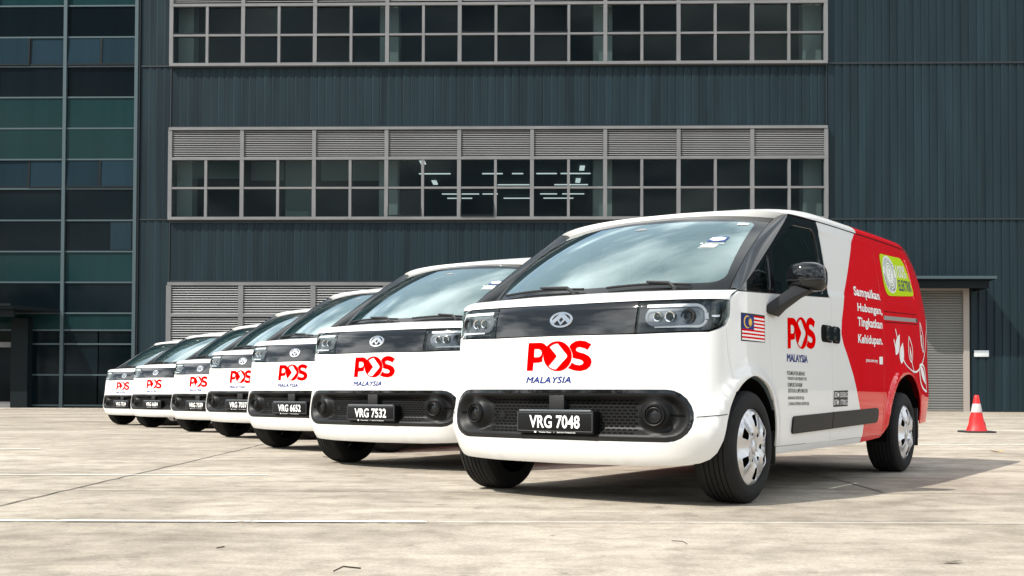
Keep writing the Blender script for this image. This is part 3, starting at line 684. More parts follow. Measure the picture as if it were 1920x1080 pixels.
    for q_ in A: lay('logo_letter', [q_], lambda y, z: shy(.0016)(y, z + .022 * (y - .55) / .5), M['logored'], lg2)
    lay('logo_word', [(*text_fit('MALAYSIA', .540, .905, .834, .882, 0, 0, 1.0), 0)], shy(.0016), M['logoblue'], lg2)
    for q_, (dx_, dz_) in enumerate(((.005, 0), (.0025, .0015))): lay('logo_word', [(*text_fit('MALAYSIA', .540 + dx_, .905 + dx_, .834 + dz_, .882 + dz_, 0, 0, 1.0), 0)], shy(.0019 + .0003 * q_), M['logoblue'], lg2)
    ad = []
    for k, (t_, y1_) in enumerate([('POS MALAYSIA BERHAD', .850), ('TINGKAT 8 IBU PEJABAT POS', .885), ('KOMPLEKS DAYABUMI', .800), ('50670 KUALA LUMPUR MALAYSIA', .905), ('BARANG SENDIRI SJA', .845), ('2 ORANG PEKERJA SENDIRI SJA', .940)]):
        zt = .776 - k * .0365 - (.012 if k > 3 else 0); ad.append((*text_fit(t_, .536 + .006 * k, y1_, zt - .026, zt, .006), 0))
    for q_ in ad: lay('address_line', [q_], shy(.0016), M['ink'], v)
    bd = lay('weight_plate', [(*fill2([(1.428, .545), (1.736, .549), (1.728, .661), (1.424, .656)]), 0)], shy(.0016), M['ink'], v)
    for t_, za_ in (('BDM 3050KG', .611), ('BTM 1770KG', .558)): lay('weight_print', [(*text_fit(t_, 1.437, 1.722, za_, za_ + .037, .004), 0)], shy(.0026), M['decalwhite'], bd)
    tx = []
    for t_, a_, b_, c_, d_, dp in (('Sampaikan', 1.965, 2.595, 1.362, 1.420, .30), ('Hubungan,', 1.992, 2.606, 1.248, 1.298, .32), ('Tingkatkan', 1.985, 2.592, 1.138, 1.195, .22), ('Kehidupan.', 1.987, 2.590, 1.014, 1.069, .22)):
        V, F = text_mesh(t_, .032, 0, 1.03); ref, _ = text_mesh('H', .032); cap = ref[:, 1].max(); lo, hi = V[:, 0].min(), V[:, 0].max()
        V2 = np.stack([a_ - .012 + (V[:, 0] - lo) / (hi - lo) * (b_ - a_ + .012), c_ - .003 + V[:, 1] / cap * (d_ - c_ + .007) + .010 * (V[:, 0] - lo) / (hi - lo)], 1); tx.append((V2, F, 0))
    tx.append((*text_fit('pos.com.my', 2.165, 2.46, .868, .895, .02), 0)); tx.append((*fill2([(2.50, .865), (2.59, .866), (2.59, .925), (2.50, .922)]), 0))
    for q_ in tx: lay('slogan_word' if len(q_[0]) > 60 else 'web_mark', [q_], shy(.0026), M['decalwhite'], v)
    G = lambda y, z: shy(.0022)(y, z)
    gp = rounded([(2.770, 1.415), (3.690, 1.478), (3.590, 1.790), (2.770, 1.757)], [.14, .06, .17, .07], 7)
    gb = lay('green_badge', [(*fill2(gp, grid=.08), 0)], G, M['green'], v)
    cy, cz = 2.985, 1.60
    G2 = lambda y, z: shy(.0032)(y, z); G3 = lambda y, z: shy(.0042)(y, z)
    lay('badge_seal', [(*fill2(ell(cy, cz + .005, .185, .152, 40), grid=.06), 0)], G2, M['decalwhite'], gb)
    sp = []
    for rx, ry, w2 in ((.125, .105, .008), (.10, .082, .005)):
        V, F = band_line(ell(cy, cz + .005, rx, ry, 41, 0, 360, False), w2); sp.append((V, F, 1))
    def ringtext(t_, a0, a1, m_):
        for k, ch in enumerate(t_):
            if ch == ' ': continue
            a = R(a0 + (a1 - a0) * k / (len(t_) - 1)); V, F = text_mesh(ch, .02); V = (V - [V[:, 0].mean(), .36]) * .034
            up_ = 1 if a1 < a0 else -1; q = a - math.pi / 2 if up_ > 0 else a + math.pi / 2
            Rm = np.array([[math.cos(q), -math.sin(q)], [math.sin(q), math.cos(q)]]); V = V @ Rm.T + [cy + .155 * math.cos(a), cz + .005 + .128 * math.sin(a)]; sp.append((V, F, m_))
    ringtext('KENDERAAN', 150, 30, 0); ringtext('DENGAN POS MALAYSIA', 190, 350, 0)
    V, F = band_line(ell(cy, cz + .035, .035, .030, 21, -60, 240, False), .007); sp.append((V, F, 1))
    for k in range(3): V, F = band_line([(cy - .018 + .006 * k, cz - .012 - .022 * k), (cy + .018 - .006 * k, cz - .010 - .022 * k)], .008); sp.append((V, F, 1))
    V, F = band_line([(cy, cz - .06), (cy + .006, cz - .10)], .006); sp.append((V, F, 1))
    lay('seal_print', sp, G3, [M['navy'], mat('seal_green', (.18, .30, .03), .4)], gb)
    lay('badge_print', [(*text_fit('100%', 3.195, 3.55, 1.598, 1.705, .012), 0), (*text_fit('ELEKTRIK', 3.20, 3.655, 1.490, 1.580, .012), 1)], lambda y, z: shy(.0034)(y, z + .045 * (y - 3.2)), [M['decalwhite'], M['navy']], gb)
    # flower line on the rear panel
    ft = []
    st_ = curve2([(3.17, .925), (3.26, .868), (3.365, .838), (3.50, .826), (3.62, .835), (3.78, .90), (3.92, 1.03), (4.00, 1.17), (4.06, 1.30)], 6); V, F = band_line(st_, .016); ft.append((V, F, 0))
    def leaf(a_, b_, wd, fillit=True):
        a_, b_ = np.array(a_), np.array(b_); d = b_ - a_; n = np.array([-d[1], d[0]]) * wd
        l = [a_ + d * t + n * math.sin(math.pi * t ** .8) for t in np.linspace(0, 1, 10)]; r2 = [a_ + d * t - n * math.sin(math.pi * t ** .8) for t in np.linspace(1, 0, 10)[1:-1]]
        return [tuple(q) for q in l + r2]
    ft.append((*fill2(leaf((2.955, .952), (3.075, 1.125), .27)), 0)); ft.append((*fill2(leaf((3.105, .885), (3.165, 1.06), .36)), 0))
    lf = leaf((3.44, .905), (3.352, 1.118), .27); V, F = band_line(lf + [lf[0]], .014); ft.append((V, F, 0)); ft.append((*fill2(leaf((3.43, .92), (3.375, 1.04), .14)), 0))
    lf = leaf((3.84, 1.00), (3.74, 1.26), .16); V, F = band_line(lf + [lf[0]], .014); ft.append((V, F, 0)); V, F = band_line([(3.80, 1.03), (3.77, 1.15)], .02); ft.append((V, F, 0))
    lf = leaf((3.70, .885), (3.93, .66), .30); V, F = band_line(lf + [lf[0]], .02); ft.append((V, F, 0)); ft.append((*fill2(leaf((3.72, .88), (3.90, .72), .18)), 0))
    for p in ([(3.44, .905), (3.49, .83)], [(2.905, 1.075), (2.955, 1.0)], [(2.955, 1.16), (3.01, 1.085)]): V, F = band_line(p, .016); ft.append((V, F, 0))
    for q_ in ft: lay('flower_print', [q_], shy(.0024), M['decalwhite'], v)
    # --- roof
    ts = np.concatenate([[0, .004, .012], np.linspace(.03, .97, 36), [.985, 1.]]); aa = np.sign(np.linspace(-1, 1, 61)) * (1 - (1 - np.abs(np.linspace(-1, 1, 61))) ** 1.6)
    grid_surf('roof', roof, aa, ts, W2, v, pick=lambda c: int(roof_y(np.array(c[0]), np.array(c[1])) > 2.27))
    def head(a, t): a = np.asarray(a, float); t = np.asarray(t, float)[..., None]; return roof(a, np.zeros_like(a)) * (1 - t) + (screen(a * .985, np.full_like(a, .985)) + np.array([0, .004, -.01])) * t
    grid_surf('roof_header', head, aa, np.linspace(0, 1, 3), M['white'], v, (0, -1, .4))
    # --- inside
    cab = MB()
    cab.box(-.80, .80, -.05, .30, .88, 1.145); cab.box(-.80, .80, -.15, .05, .80, 1.16)
    bevel(cab.build('dashboard', M['trim'], v), .03)
    def ib(s, z): return shell(s, z, -.05)
    sw = MB(); c0 = np.array([-.38, .42, 1.13]); ax = Vector((0, .80, .6)).normalized(); u_ = Vector((1, 0, 0)); w_ = ax.cross(u_)
    pts = [Vector(c0) + (u_ * math.cos(q) + w_ * math.sin(q)) * .19 for q in np.linspace(0, 2 * math.pi, 25)]
    sw.tube(pts, .014, 6, cap=False); sw.tube([pts[0], pts[12]], .016, 6); sw.tube([Vector(c0), Vector(c0) - ax * .25], .03, 8); sw.build('steering_wheel', M['dark'], v, angle=60)
    for x in (-.40, .40):
        sb = MB(); sb.box(x - .25, x + .25, .62, 1.10, .78, .92)
        seat = bevel(sb.build('seat', M['seat'], v), .04)
        b_ = MB(); V = [(x + dx, 1.08 + dy + k * .12, z) for k, z in ((0, .90), (1, 1.42)) for dx, dy in ((-.24, 0), (.24, 0), (.24, .13), (-.24, .13))]
        b_.add(V, [(0, 3, 2, 1), (4, 5, 6, 7), (0, 1, 5, 4), (1, 2, 6, 5), (2, 3, 7, 6), (3, 0, 4, 7)]); bevel(b_.build('backrest', M['seat'], seat), .04)
        h_ = MB().box(x - .13, x + .13, 1.21, 1.31, 1.45, 1.62); bevel(h_.build('headrest', M['seat'], seat), .035)
    bevel(MB().box(-.84, .84, 1.42, 1.44, .5, 1.80).build('bulkhead', M['bulkhead'], v), .004)
    bevel(MB().box(-.12, .12, .52, .56, 1.60, 1.66).build('inner_mirror', M['dark'], v), .012)
    for x in (-.38, .38): bevel(MB().box(x - .2, x + .2, .66, .83, 1.735, 1.75).build('sun_visor', M['trim'], v), .006)
    # --- underneath
    ub = MB().box(-.55, .55, -.46, 3.95, .25, .52).box(-.80, .80, .46, 2.62, .275, .50).box(-.84, .84, 3.76, 4.05, .44, .60).box(-.52, .52, .40, 2.75, .235, .30)
    ub.box(-.55, .55, -.50, -.44, .26, .50)
    bevel(ub.build('underbody', M['void'], v), .01)
    for y in (HUBF, HUBR): MB().tube([(-.9, y, ZH), (.9, y, ZH)], .045, 10).build('axle', M['void'], v)
    # --- number plate holder
    PY = -.662
    pl = MB().box(-.255, .268, PY, PY + .075, .399, .529); np_ = bevel(pl.build('number_plate', M['ink'], v), .006)
    bevel(MB().box(-.238, .252, PY - .004, PY + .02, .525, .537).build('plate_cap', M['lampgrey'], np_), .004)
    fl_ = lambda u, w2: np.stack([u + .006, np.full_like(u, PY - .0015), w2 + .007], -1)
    V, F = band_line([(-.252, .406), (.252, .406)], .0025); bl = [(V, F, 1)]
    for p in ([(-.254, .406), (-.254, .512)], [(.254, .406), (.254, .512)], [(-.254, .512), (.254, .512)]): V, F = band_line(p, .002); bl.append((V, F, 1))
    bl.append((*fill2(ell(-.130, .399, .008, .0055, 12), grid=.02), 0)); bl.append((*text_fit('Weststar Maxus', -.105, -.02, .3955, .4025, .01), 0)); bl.append((*fill2(ell(.0, .399, .002, .002, 8), grid=.02), 0)); bl.append((*text_fit('Built For Professionals', .02, .145, .3955, .4025, .01), 0))
    lay('plate_tagline', bl, fl_, [M['decalwhite'], M['lampgrey']], np_)
    return v, np_, fl_

def plate_text(txt, np_, fl_):
    return lay('plate_number', [(*text_fit(txt, -.172, .172, .422, .497, .022, 0, 1.02), 0)], fl_, M['decalwhite'], np_)
def copy_tree(o, parent=None):
    c = o.copy(); COL.objects.link(c); c.parent = parent
    for ch in list(o.children): copy_tree(ch, c)
    return c
GZ = hermite([-200, 10, 14, 16.5, 18.3, 21, 24, 28, 200], [0, 0, .004, .0, -.028, -.042, -.070, -.075, -.075])
van, vplate, vfl = make_van()
SPOTS = [(0.617, 6.830), (-0.798, 9.496), (-2.004, 12.167), (-3.325, 15.217), (-4.761, 18.218), (-6.425, 21.056), (-7.920, 23.595)]
PL = ['VRG 7048', 'VRG 7532', 'VRG 6652', 'VRG 7037', 'VRG 7559', 'VRG 6684', 'VRG 7524']
LB = ['white and red delivery van nearest the camera, plate VRG 7048, its whole side in view',
      'white delivery van with plate VRG 7532, second in the row, just behind the nearest van',
      'white delivery van with plate VRG 6652, third in the row, half hidden by its neighbour',
      'white delivery van with plate VRG 7037, fourth and middle one of the row',
      'white delivery van with plate VRG 7559, fifth in the row from the nearest',
      'white delivery van with plate VRG 6684, last but one at the far end',
      'white delivery van with plate VRG 7524, farthest, at the left end of the row']
THV = -R(34.745)
vans = [van] + [copy_tree(van) for _ in range(6)]
for k, o in enumerate(vans):
    x, y = SPOTS[k]; o.location = (x, y, float(GZ(y + .8)) if k else 0.0); o.rotation_euler = (0, 0, THV + R((0, .5, -.4, .3, -.5, .4, -.3)[k]))
    tag(o, LB[k], 'van', 'delivery vans parked in a slanting row')
    plate_text(PL[k], [c for c in o.children if c.name.startswith('number_plate')][0], vfl)

# ------------------------------------------------------------------ ground
def concrete():
    m, t, p = new_mat('concrete'); N = t.nodes; L = t.links
    c = N.new("ShaderNodeTexCoord")
    def noise(scale, sc, det=6, rough=.6, dist=0):
        mp = N.new("ShaderNodeMapping"); mp.inputs['Scale'].default_value = sc; L.new(c.outputs['Object'], mp.inputs[0])
        n = N.new("ShaderNodeTexNoise"); n.inputs['Scale'].default_value = scale; n.inputs['Detail'].default_value = det; n.inputs['Roughness'].default_value = rough; n.inputs['Distortion'].default_value = dist; L.new(mp.outputs[0], n.inputs['Vector']); return n.outputs[0]
    def ramp(f, a, b, ca, cb):
        r = N.new("ShaderNodeValToRGB"); r.color_ramp.elements[0].position = a; r.color_ramp.elements[1].position = b; r.color_ramp.elements[0].color = (*ca, 1); r.color_ramp.elements[1].color = (*cb, 1); L.new(f, r.inputs[0]); return r.outputs[0]
    def mul(a, b, f=1.0):
        x = N.new("ShaderNodeMix"); x.data_type = 'RGBA'; x.blend_type = 'MULTIPLY'; x.inputs['Factor'].default_value = f; L.new(a, x.inputs[6]); L.new(b, x.inputs[7]); return x.outputs[2]
    base = ramp(noise(.35, (1, 1, 1), 8, .65, .6), .33, .66, (.335, .298, .244), (.548, .500, .426))
    base = mul(base, ramp(noise(1.1, (.45, 1.5, 1), 8, .7, 1.2), .38, .60, (.68, .655, .63), (1.03, 1.02, 1.0)), .85)      # drying marks drawn out along the slab
    base = mul(base, ramp(noise(4.5, (1, 1, 1), 6, .7, .3), .36, .56, (.72, .71, .70), (1.04, 1.04, 1.04)), .9)
    base = mul(base, ramp(noise(55, (1, 1, 1), 5, .75), .36, .6, (.76, .75, .735), (1.07, 1.07, 1.06)), .85)
    base = mul(base, ramp(noise(240, (1, 1, 1), 2, .6), .38, .6, (.76, .75, .74), (1.08, 1.08, 1.08)), .85)
    base = mul(base, ramp(noise(.22, (1, 1, 1), 3, .5, .2), .40, .56, (.86, .855, .85), (1.0, 1.0, 1.0)), .9)
    base = mul(base, ramp(noise(9, (1, 1, 1), 2, .5), .255, .31, (.55, .52, .50), (1, 1, 1)), .7)
    L.new(base, p.inputs['Base Color']); p.inputs['Roughness'].default_value = .85; p.inputs['Specular IOR Level'].default_value = .3
    b = N.new("ShaderNodeBump"); b.inputs['Strength'].default_value = .35; b.inputs['Distance'].default_value = .006; L.new(noise(70, (1, 1, 1), 5, .7), b.inputs['Height']); L.new(b.outputs[0], p.inputs['Normal'])
    return m
M['concrete'] = concrete()
M['joint'] = mat('joint_filler', (.10, .085, .07), .9, vary=.5, vscale=4)
M['kerb'] = mat('kerb_concrete', (.42, .37, .30), .85, vary=.3, vscale=2)
def worn_paint():
    m, t, p = new_mat('worn_white_paint'); N = t.nodes; L = t.links
    p.inputs['Base Color'].default_value = (.80, .80, .78, 1); p.inputs['Roughness'].default_value = .7
    c = N.new("ShaderNodeTexCoord"); n = N.new("ShaderNodeTexNoise"); n.inputs['Scale'].default_value = 9; n.inputs['Detail'].default_value = 9; n.inputs['Roughness'].default_value = .7; L.new(c.outputs['Object'], n.inputs['Vector'])
    r = N.new("ShaderNodeValToRGB"); r.color_ramp.elements[0].position = .33; r.color_ramp.elements[1].position = .44; L.new(n.outputs[0], r.inputs[0])
    tr = N.new("ShaderNodeBsdfTransparent"); mi = N.new("ShaderNodeMixShader"); L.new(r.outputs[0], mi.inputs[0]); L.new(tr.outputs[0], mi.inputs[1]); L.new(p.outputs[0], mi.inputs[2]); L.new(mi.outputs[0], N["Material Output"].inputs[0])
    return m
M['worn'] = worn_paint()
ysg = np.concatenate([np.linspace(-160, -10, 6), np.linspace(0, 12, 4), np.linspace(13, 29, 17), np.linspace(32, 60, 5), [200]]); xsg = np.linspace(-160, 160, 9)
gm = MB(); gm.add([(x, y, float(GZ(y))) for y in ysg for x in xsg], [(j * 9 + i, j * 9 + i + 1, j * 9 + 10 + i, j * 9 + 9 + i) for j in range(len(ysg) - 1) for i in range(8)])
ground = gm.build('ground', M['concrete']); ground['kind'] = 'structure'
def strip(name, pts, w, mt, parent, lift=.004):
    p = [np.array(q, float) for q in pts]; q = []
    for a, b in zip(p[:-1], p[1:]): n = max(1, int(np.linalg.norm(b - a) / 1.0)); q += [a + (b - a) * k / n for k in range(n)]
    q.append(p[-1]); V2, F = band_line(q, w)
    return link_mesh(name, [(x, y, float(GZ(y)) + lift) for x, y in V2], F, mt, parent)
rj = random.Random(3)
def wob(a, b, n, amp): return [(a[0] + (b[0] - a[0]) * k / n + rj.uniform(-amp, amp), a[1] + (b[1] - a[1]) * k / n + rj.uniform(-amp, amp)) for k in range(n + 1)]
for yj in (6.93, 12.3, 17.6, 23, 28.4, 33.8, 39.2): strip('slab_joint', wob((-24, yj), (26, yj), 90, .012), .014, M['joint'], ground)
for xa, ya, xb, yb in ((-2.70, 2.0, -3.02, 13.1), (-3.02, 13.1, -4.0, 46), (7.6, 2, 7.3, 46), (2.4, 7.0, 2.2, 46), (-8.3, 2, -9.2, 46), (-14, 8, -15, 46), (13, 7, 12.6, 46)): strip('slab_joint', wob((xa, ya), (xb, yb), 60, .010), .015, M['joint'], ground)
for a, b, w in (((-6, 5.265), (-2.2, 5.268), .030), ((-2.2, 5.268), (-.41, 5.275), .046), ((-6, 8.12), (-1.85, 8.27), .028), ((-.40, 5.277), (2.6, 5.29), .008), ((-9, 11.9), (-5.2, 12.0), .06), ((5.0, 13.6), (9.5, 13.8), .06), ((8.9, 20.4), (12, 20.6), .06)): strip('paint_line', [a, b], w, M['worn'], ground, .008)
strip('drain', [(20.2, 46.2), (40, 45.7)], .16, M['void'], ground, .006)
# fallen leaves and twigs
def leaf_obj(x, y, s, rot, col, lab, curl=.25):
    q = leaf_outline(); V = []; F = []
    for i, (u, w_) in enumerate(q): V += [(u * s, w_ * s, abs(u - .5) * curl * s + .004), (u * s, 0, .004 + abs(u - .5) * curl * s + .1 * s * 0), (u * s, -w_ * s, abs(u - .5) * curl * s + .004 + .12 * s * w_)]
    for i in range(len(q) - 1): F += [(3 * i, 3 * i + 1, 3 * i + 4, 3 * i + 3), (3 * i + 1, 3 * i + 2, 3 * i + 5, 3 * i + 4)]
    o = link_mesh('fallen_leaf', V, F, M[col]); o.location = (x, y, float(GZ(y)) + .002); o.rotation_euler = (0, 0, rot); tag(o, lab, 'leaf', 'dry leaves lying about the yard'); return o
def leaf_outline(): return [(0, .01), (.15, .12), (.35, .2), (.55, .19), (.75, .12), (.9, .05), (1, .005)]
M['leafyellow'] = mat('yellow_leaf', (.50, .30, .02), .6); M['leafbrown'] = mat('brown_leaf', (.05, .032, .02), .7)
leaf_obj(5.22, 11.9, .20, .2, 'leafyellow', 'yellow dry leaf lying on the sunlit concrete right of the nearest van')
leaf_obj(1.60, 4.06, .085, .1, 'leafbrown', 'dark dry leaf on the bare concrete near the right bottom corner', .12)
leaf_obj(-1.83, 10.5, .13, .8, 'leafbrown', 'brown leaf lying in front of the second nearest van')
leaf_obj(-1.20, 8.25, .09, 0, 'leafyellow', 'small tan leaf before the gap between the two nearest vans')
leaf_obj(-2.37, 6.05, .055, .5, 'leafbrown', 'tiny dark leaf beside the long diagonal joint at the left')
def twig(pts, r, lab):
    o = MB().tube([(x, y, .006 + h) for x, y, h in pts], r, 5).build('twig', M['leafbrown'], None, True); tag(o, lab, 'twig', 'twigs lying on the concrete')
twig([(-.62, 3.80, 0), (-.59, 3.83, .012), (-.53, 3.84, .004)], .003, 'bent twig at the bottom edge left of the middle')
twig([(.68, 4.62, 0), (.715, 4.56, .006), (.73, 4.53, 0)], .002, 'short thin twig in the foreground below the nearest front wheel')
twig([(-1.18, 4.36, 0), (-1.15, 4.37, .004)], .003, 'speck of twig on the pale concrete at the left foreground')

# ------------------------------------------------------------------ the big shed behind
FA = -R(1.53); FO = (0, 48, -.075)
def rndmat(name, col, rough, amount, spec=.4, streak=.2, coat=0):
    m, t, p = new_mat(name); N = t.nodes; L = t.links; p.inputs['Roughness'].default_value = rough; p.inputs['Specular IOR Level'].default_value = spec; p.inputs['Coat Weight'].default_value = coat
    oi = N.new("ShaderNodeObjectInfo"); r = N.new("ShaderNodeMapRange"); r.inputs[3].default_value = 1 - amount; r.inputs[4].default_value = 1 + amount; L.new(oi.outputs['Random'], r.inputs[0])
    g = N.new("ShaderNodeNewGeometry"); mp = N.new("ShaderNodeMapping"); mp.inputs['Scale'].default_value = (1.7, 1.7, .10); L.new(g.outputs['Position'], mp.inputs[0])
    n = N.new("ShaderNodeTexNoise"); n.inputs['Scale'].default_value = 1.3; n.inputs['Detail'].default_value = 6; L.new(mp.outputs[0], n.inputs['Vector'])
    r2 = N.new("ShaderNodeMapRange"); r2.inputs[1].default_value = .3; r2.inputs[2].default_value = .7; r2.inputs[3].default_value = 1 - streak; r2.inputs[4].default_value = 1 + streak; L.new(n.outputs[0], r2.inputs[0])
    mu = N.new("ShaderNodeMath"); mu.operation = 'MULTIPLY'; L.new(r.outputs[0], mu.inputs[0]); L.new(r2.outputs[0], mu.inputs[1])
    s = N.new("ShaderNodeVectorMath"); s.operation = 'SCALE'; s.inputs[0].default_value = col; L.new(mu.outputs[0], s.inputs['Scale']); L.new(s.outputs[0], p.inputs['Base Color'])
    return m
M['clad'] = rndmat('blue_grey_cladding', (.0120, .0245, .0312), .52, .10, .16, .30)
M['cladflash'] = mat('dark_flashing', (.006, .011, .014), .5)
M['frame'] = mat('window_frame_paint', (.150, .152, .155), .5, vary=.12, vscale=1)
M['louvre'] = mat('louvre_paint', (.36, .365, .365), .5, vary=.08, vscale=.5)
M['pane'] = glass_mat('window_glass', (.68, .74, .735), 1.42, .32)
M['room'] = mat('room_wall', (.010, .014, .018), .9); M['column'] = mat('pale_column', (.36, .38, .365), .8); M['blind'] = mat('roller_blind', (.11, .14, .13), .8)
M['tube'] = mat('tube_light', (.8, .8, .8), .5, emit=(.93, 1, .98, .62))
M['cwvision'] = rndmat('office_glass', (.0035, .0075, .0095), .05, .3, .07, .1); M['cwspandrel'] = rndmat('green_spandrel_glass', (.0085, .0285, .0310), .08, .15, .08, .1)
M['cwpale'] = rndmat('office_sky_sheen_and_blind', (.012, .026, .036), .06, .2, .10, .1)  # bluish sky reflection painted into the tilted openers; also colours the blind panels
M['mullion'] = mat('teal_mullion', (.055, .085, .095), .4, .3); M['opener'] = mat('dark_opener_frame', (.007, .011, .013), .5, spec=.12)
M['roller'] = mat('roller_shutter', (.18, .18, .17), .45, .2, vary=.1, vscale=.6); M['doorframe'] = mat('cream_door_frame', (.30, .265, .235), .6)
M['signw'] = mat('sign_white', (.62, .66, .66), .4)
shed = empty('warehouse', FO, FA, 'long blue grey corrugated warehouse with rows of framed windows and louvres', 'warehouse')
def bld(mb, name, mt, par, **k): return mb.build(name, mt, par, **k)
XL, XR = -15.30, 13.78
w = MB()
for x0, x1, z0, z1 in ((-16.85, 75, -.3, 8.40), (-16.85, 75, 12.62, 15.30), (-16.85, 75, 19.62, 24), (-16.85, XL - .02, 8.40, 12.62), (-16.85, XL - .02, 15.30, 19.62), (XR + .02, 75, 8.40, 12.62), (XR + .02, 75, 15.30, 19.62)): w.box(x0, x1, .06, .36, z0, z1)
w.box(-16.85, -16.55, .36, 30, -.3, 24).box(74.7, 75, .36, 30, -.3, 24).box(-16.55, 74.7, 29.7, 30, -.3, 24)
bld(w, 'wall', M['cladflash'], shed)
bld(MB().box(-17, 75.2, -.05, 30.2, 24, 24.3), 'roof', M['cladflash'], shed)
w = MB()
for z0, z1 in ((8.0, 8.25), (12.66, 12.9), (15.0, 15.22), (19.64, 19.9)): w.box(XL, XR, .38, 24, z0, z1)
for z0, z1 in ((8.26, 12.65), (15.23, 19.63)):
    for x in (-15.45, 13.80): w.box(x, x + .1, .38, 24, z0, z1)
    w.box(XL, XR, 24, 24.1, z0, z1); w.box(XL, -5.7, 5, 5.1, z0, z1); w.box(4.1, XR, 4.2, 4.3, z0, z1); w.box(-5.75, -5.65, 5.1, 24, z0, z1); w.box(4.0, 4.1, 4.3, 24, z0, z1)
w.box(-5.65, 4.0, 6, 6.1, 15.23, 19.63)
bld(w, 'room_shell', M['room'], shed)
cols = MB()
for z0, z1 in ((8.26, 12.6), (15.23, 19.6)):
    for x in (-15.0, -5.64, 4.03, 13.4): cols.box(x - .42 + (.15 if x < -14 else 0), x + .42, .75, 1.5, z0, z1)
for nm_x in (0,): cols.build('inner_column', M['column'], shed)
for x0, x1, z0, z1, y in ((-14.6, -12.2, 10.45, 11.3, .8), (-10.35, -9.0, 8.5, 11.3, .9), (-8.7, -5.9, 10.35, 11.3, .8), (-12.0, -10.5, 10.45, 11.3, 1.2)):
    bld(MB().box(x0, x1, y, y + .02, z0, z1), 'roller_blind', M['blind'], shed)
for d, xs_ in ((9.9, ((-5.3, -3.6), (-1.9, -.8), (-.3, .3), (1.0, 2.1), (2.3, 3.9))), (13.0, ((-1.2, .6), (2.0, 3.9))), (15.8, ((-4.6, -2.4), (-2.2, -1.3), (1.2, 2.2), (2.5, 3.8))), (17.2, ((-4.4, -2.9), (-1.0, .8), (1.4, 3.2)))):
    for xa, xb in xs_: bld(MB().box(xa, xb, d, d + .10, 12.50, 12.55), 'ceiling_light', M['tube'], shed)
for d, x in ((1.6, -4.9), (3.4, -4.8), (6.6, -4.8), (12, -4.7), (2.0, 3.5), (3.6, 3.4), (8.2, 3.4), (11.5, 3.3)): bld(MB().box(x - .13, x + .13, d, d + 1.0, 12.52, 12.58), 'ceiling_light', M['tube'], shed)
# cladding strips
prof = [(0, 0), (.014, 0), (.020, .046), (.060, .050), (.20, .026), (.345, .006)]
PW = .345; pmesh = {}; nclad = [0]
def panel(x, z0, z1, y=.055):
    key = round(z1 - z0, 3)
    if key not in pmesh:
        V = [(u, -d, zz) for zz in (0, z1 - z0) for u, d in prof]; F = [(i, i + 1, 7 + i, 6 + i) for i in range(5)] + [tuple(range(6, 12))]
        o = link_mesh('cladding_panel', V, F, M['clad'], shed); pmesh[key] = o.data
    else:
        o = bpy.data.objects.new('cladding_panel', pmesh[key]); COL.objects.link(o); o.parent = shed
    o.location = (x, y, z0); o.rotation_euler = (0, 0, rj.uniform(-.012, .012)); nclad[0] += 1
def row(x0, x1, z0, z1):
    n = int(round((x1 - x0) / PW)); 
    for k in range(n): panel(x0 + (x1 - x0) / n * k, z0, z1)
for z0, z1 in ((.02, 8.44), (8.50, 15.32), (15.40, 22)): row(-16.72, -15.36, z0, z1)
row(-15.32, 13.80, 12.64, 15.26); row(-15.32, 13.80, 5.72, 8.30)
for z0, z1 in ((8.50, 15.32), (15.40, 22)): row(13.86, 24.2, z0, z1)
row(13.86, 16.96, .05, 8.42); row(16.96, 20.06, 5.85, 8.42); row(20.06, 24.2, .05, 8.42)
mb = MB()
for z0, z1 in ((.05, 8.42), (8.50, 15.32), (15.40, 24)):
    for k in range(147):
        x = 24.2 + k * PW; V = [(x + u, .055 - d, zz) for zz in (z0, z1) for u, d in prof]; mb.add(V, [(i, i + 1, 7 + i, 6 + i) for i in range(5)])
for k in range(int((XR - XL) / PW)):
    x = XL + k * PW
    for z0, z1 in ((19.66, 24), (.02, 1.5)): mb.add([(x + u, .055 - d, zz) for zz in (z0, z1) for u, d in prof], [(i, i + 1, 7 + i, 6 + i) for i in range(5)])
tag(mb.build('far_cladding', M['clad'], shed), kind='stuff')
fl = MB()
for z in (8.46, 15.36): fl.box(13.84, 75, -.02, .05, z - .045, z + .045); fl.box(-16.74, -15.34, -.02, .05, z - .03, z + .03)
fl.box(XL - .05, XL - .01, -.03, .05, 0, 22).box(XR + .02, XR + .07, -.03, .05, 0, 22).box(-16.84, -16.72, -.06, .05, 0, 24)
fl.box(XL, XR, -.02, .05, 8.30, 8.42).box(XL, XR, -.02, .05, 12.58, 12.64).box(XL, XR, -.02, .05, 15.26, 15.34).box(XL, XR, -.02, .05, 5.66, 5.72)
bld(fl, 'flashing', M['cladflash'], shed)
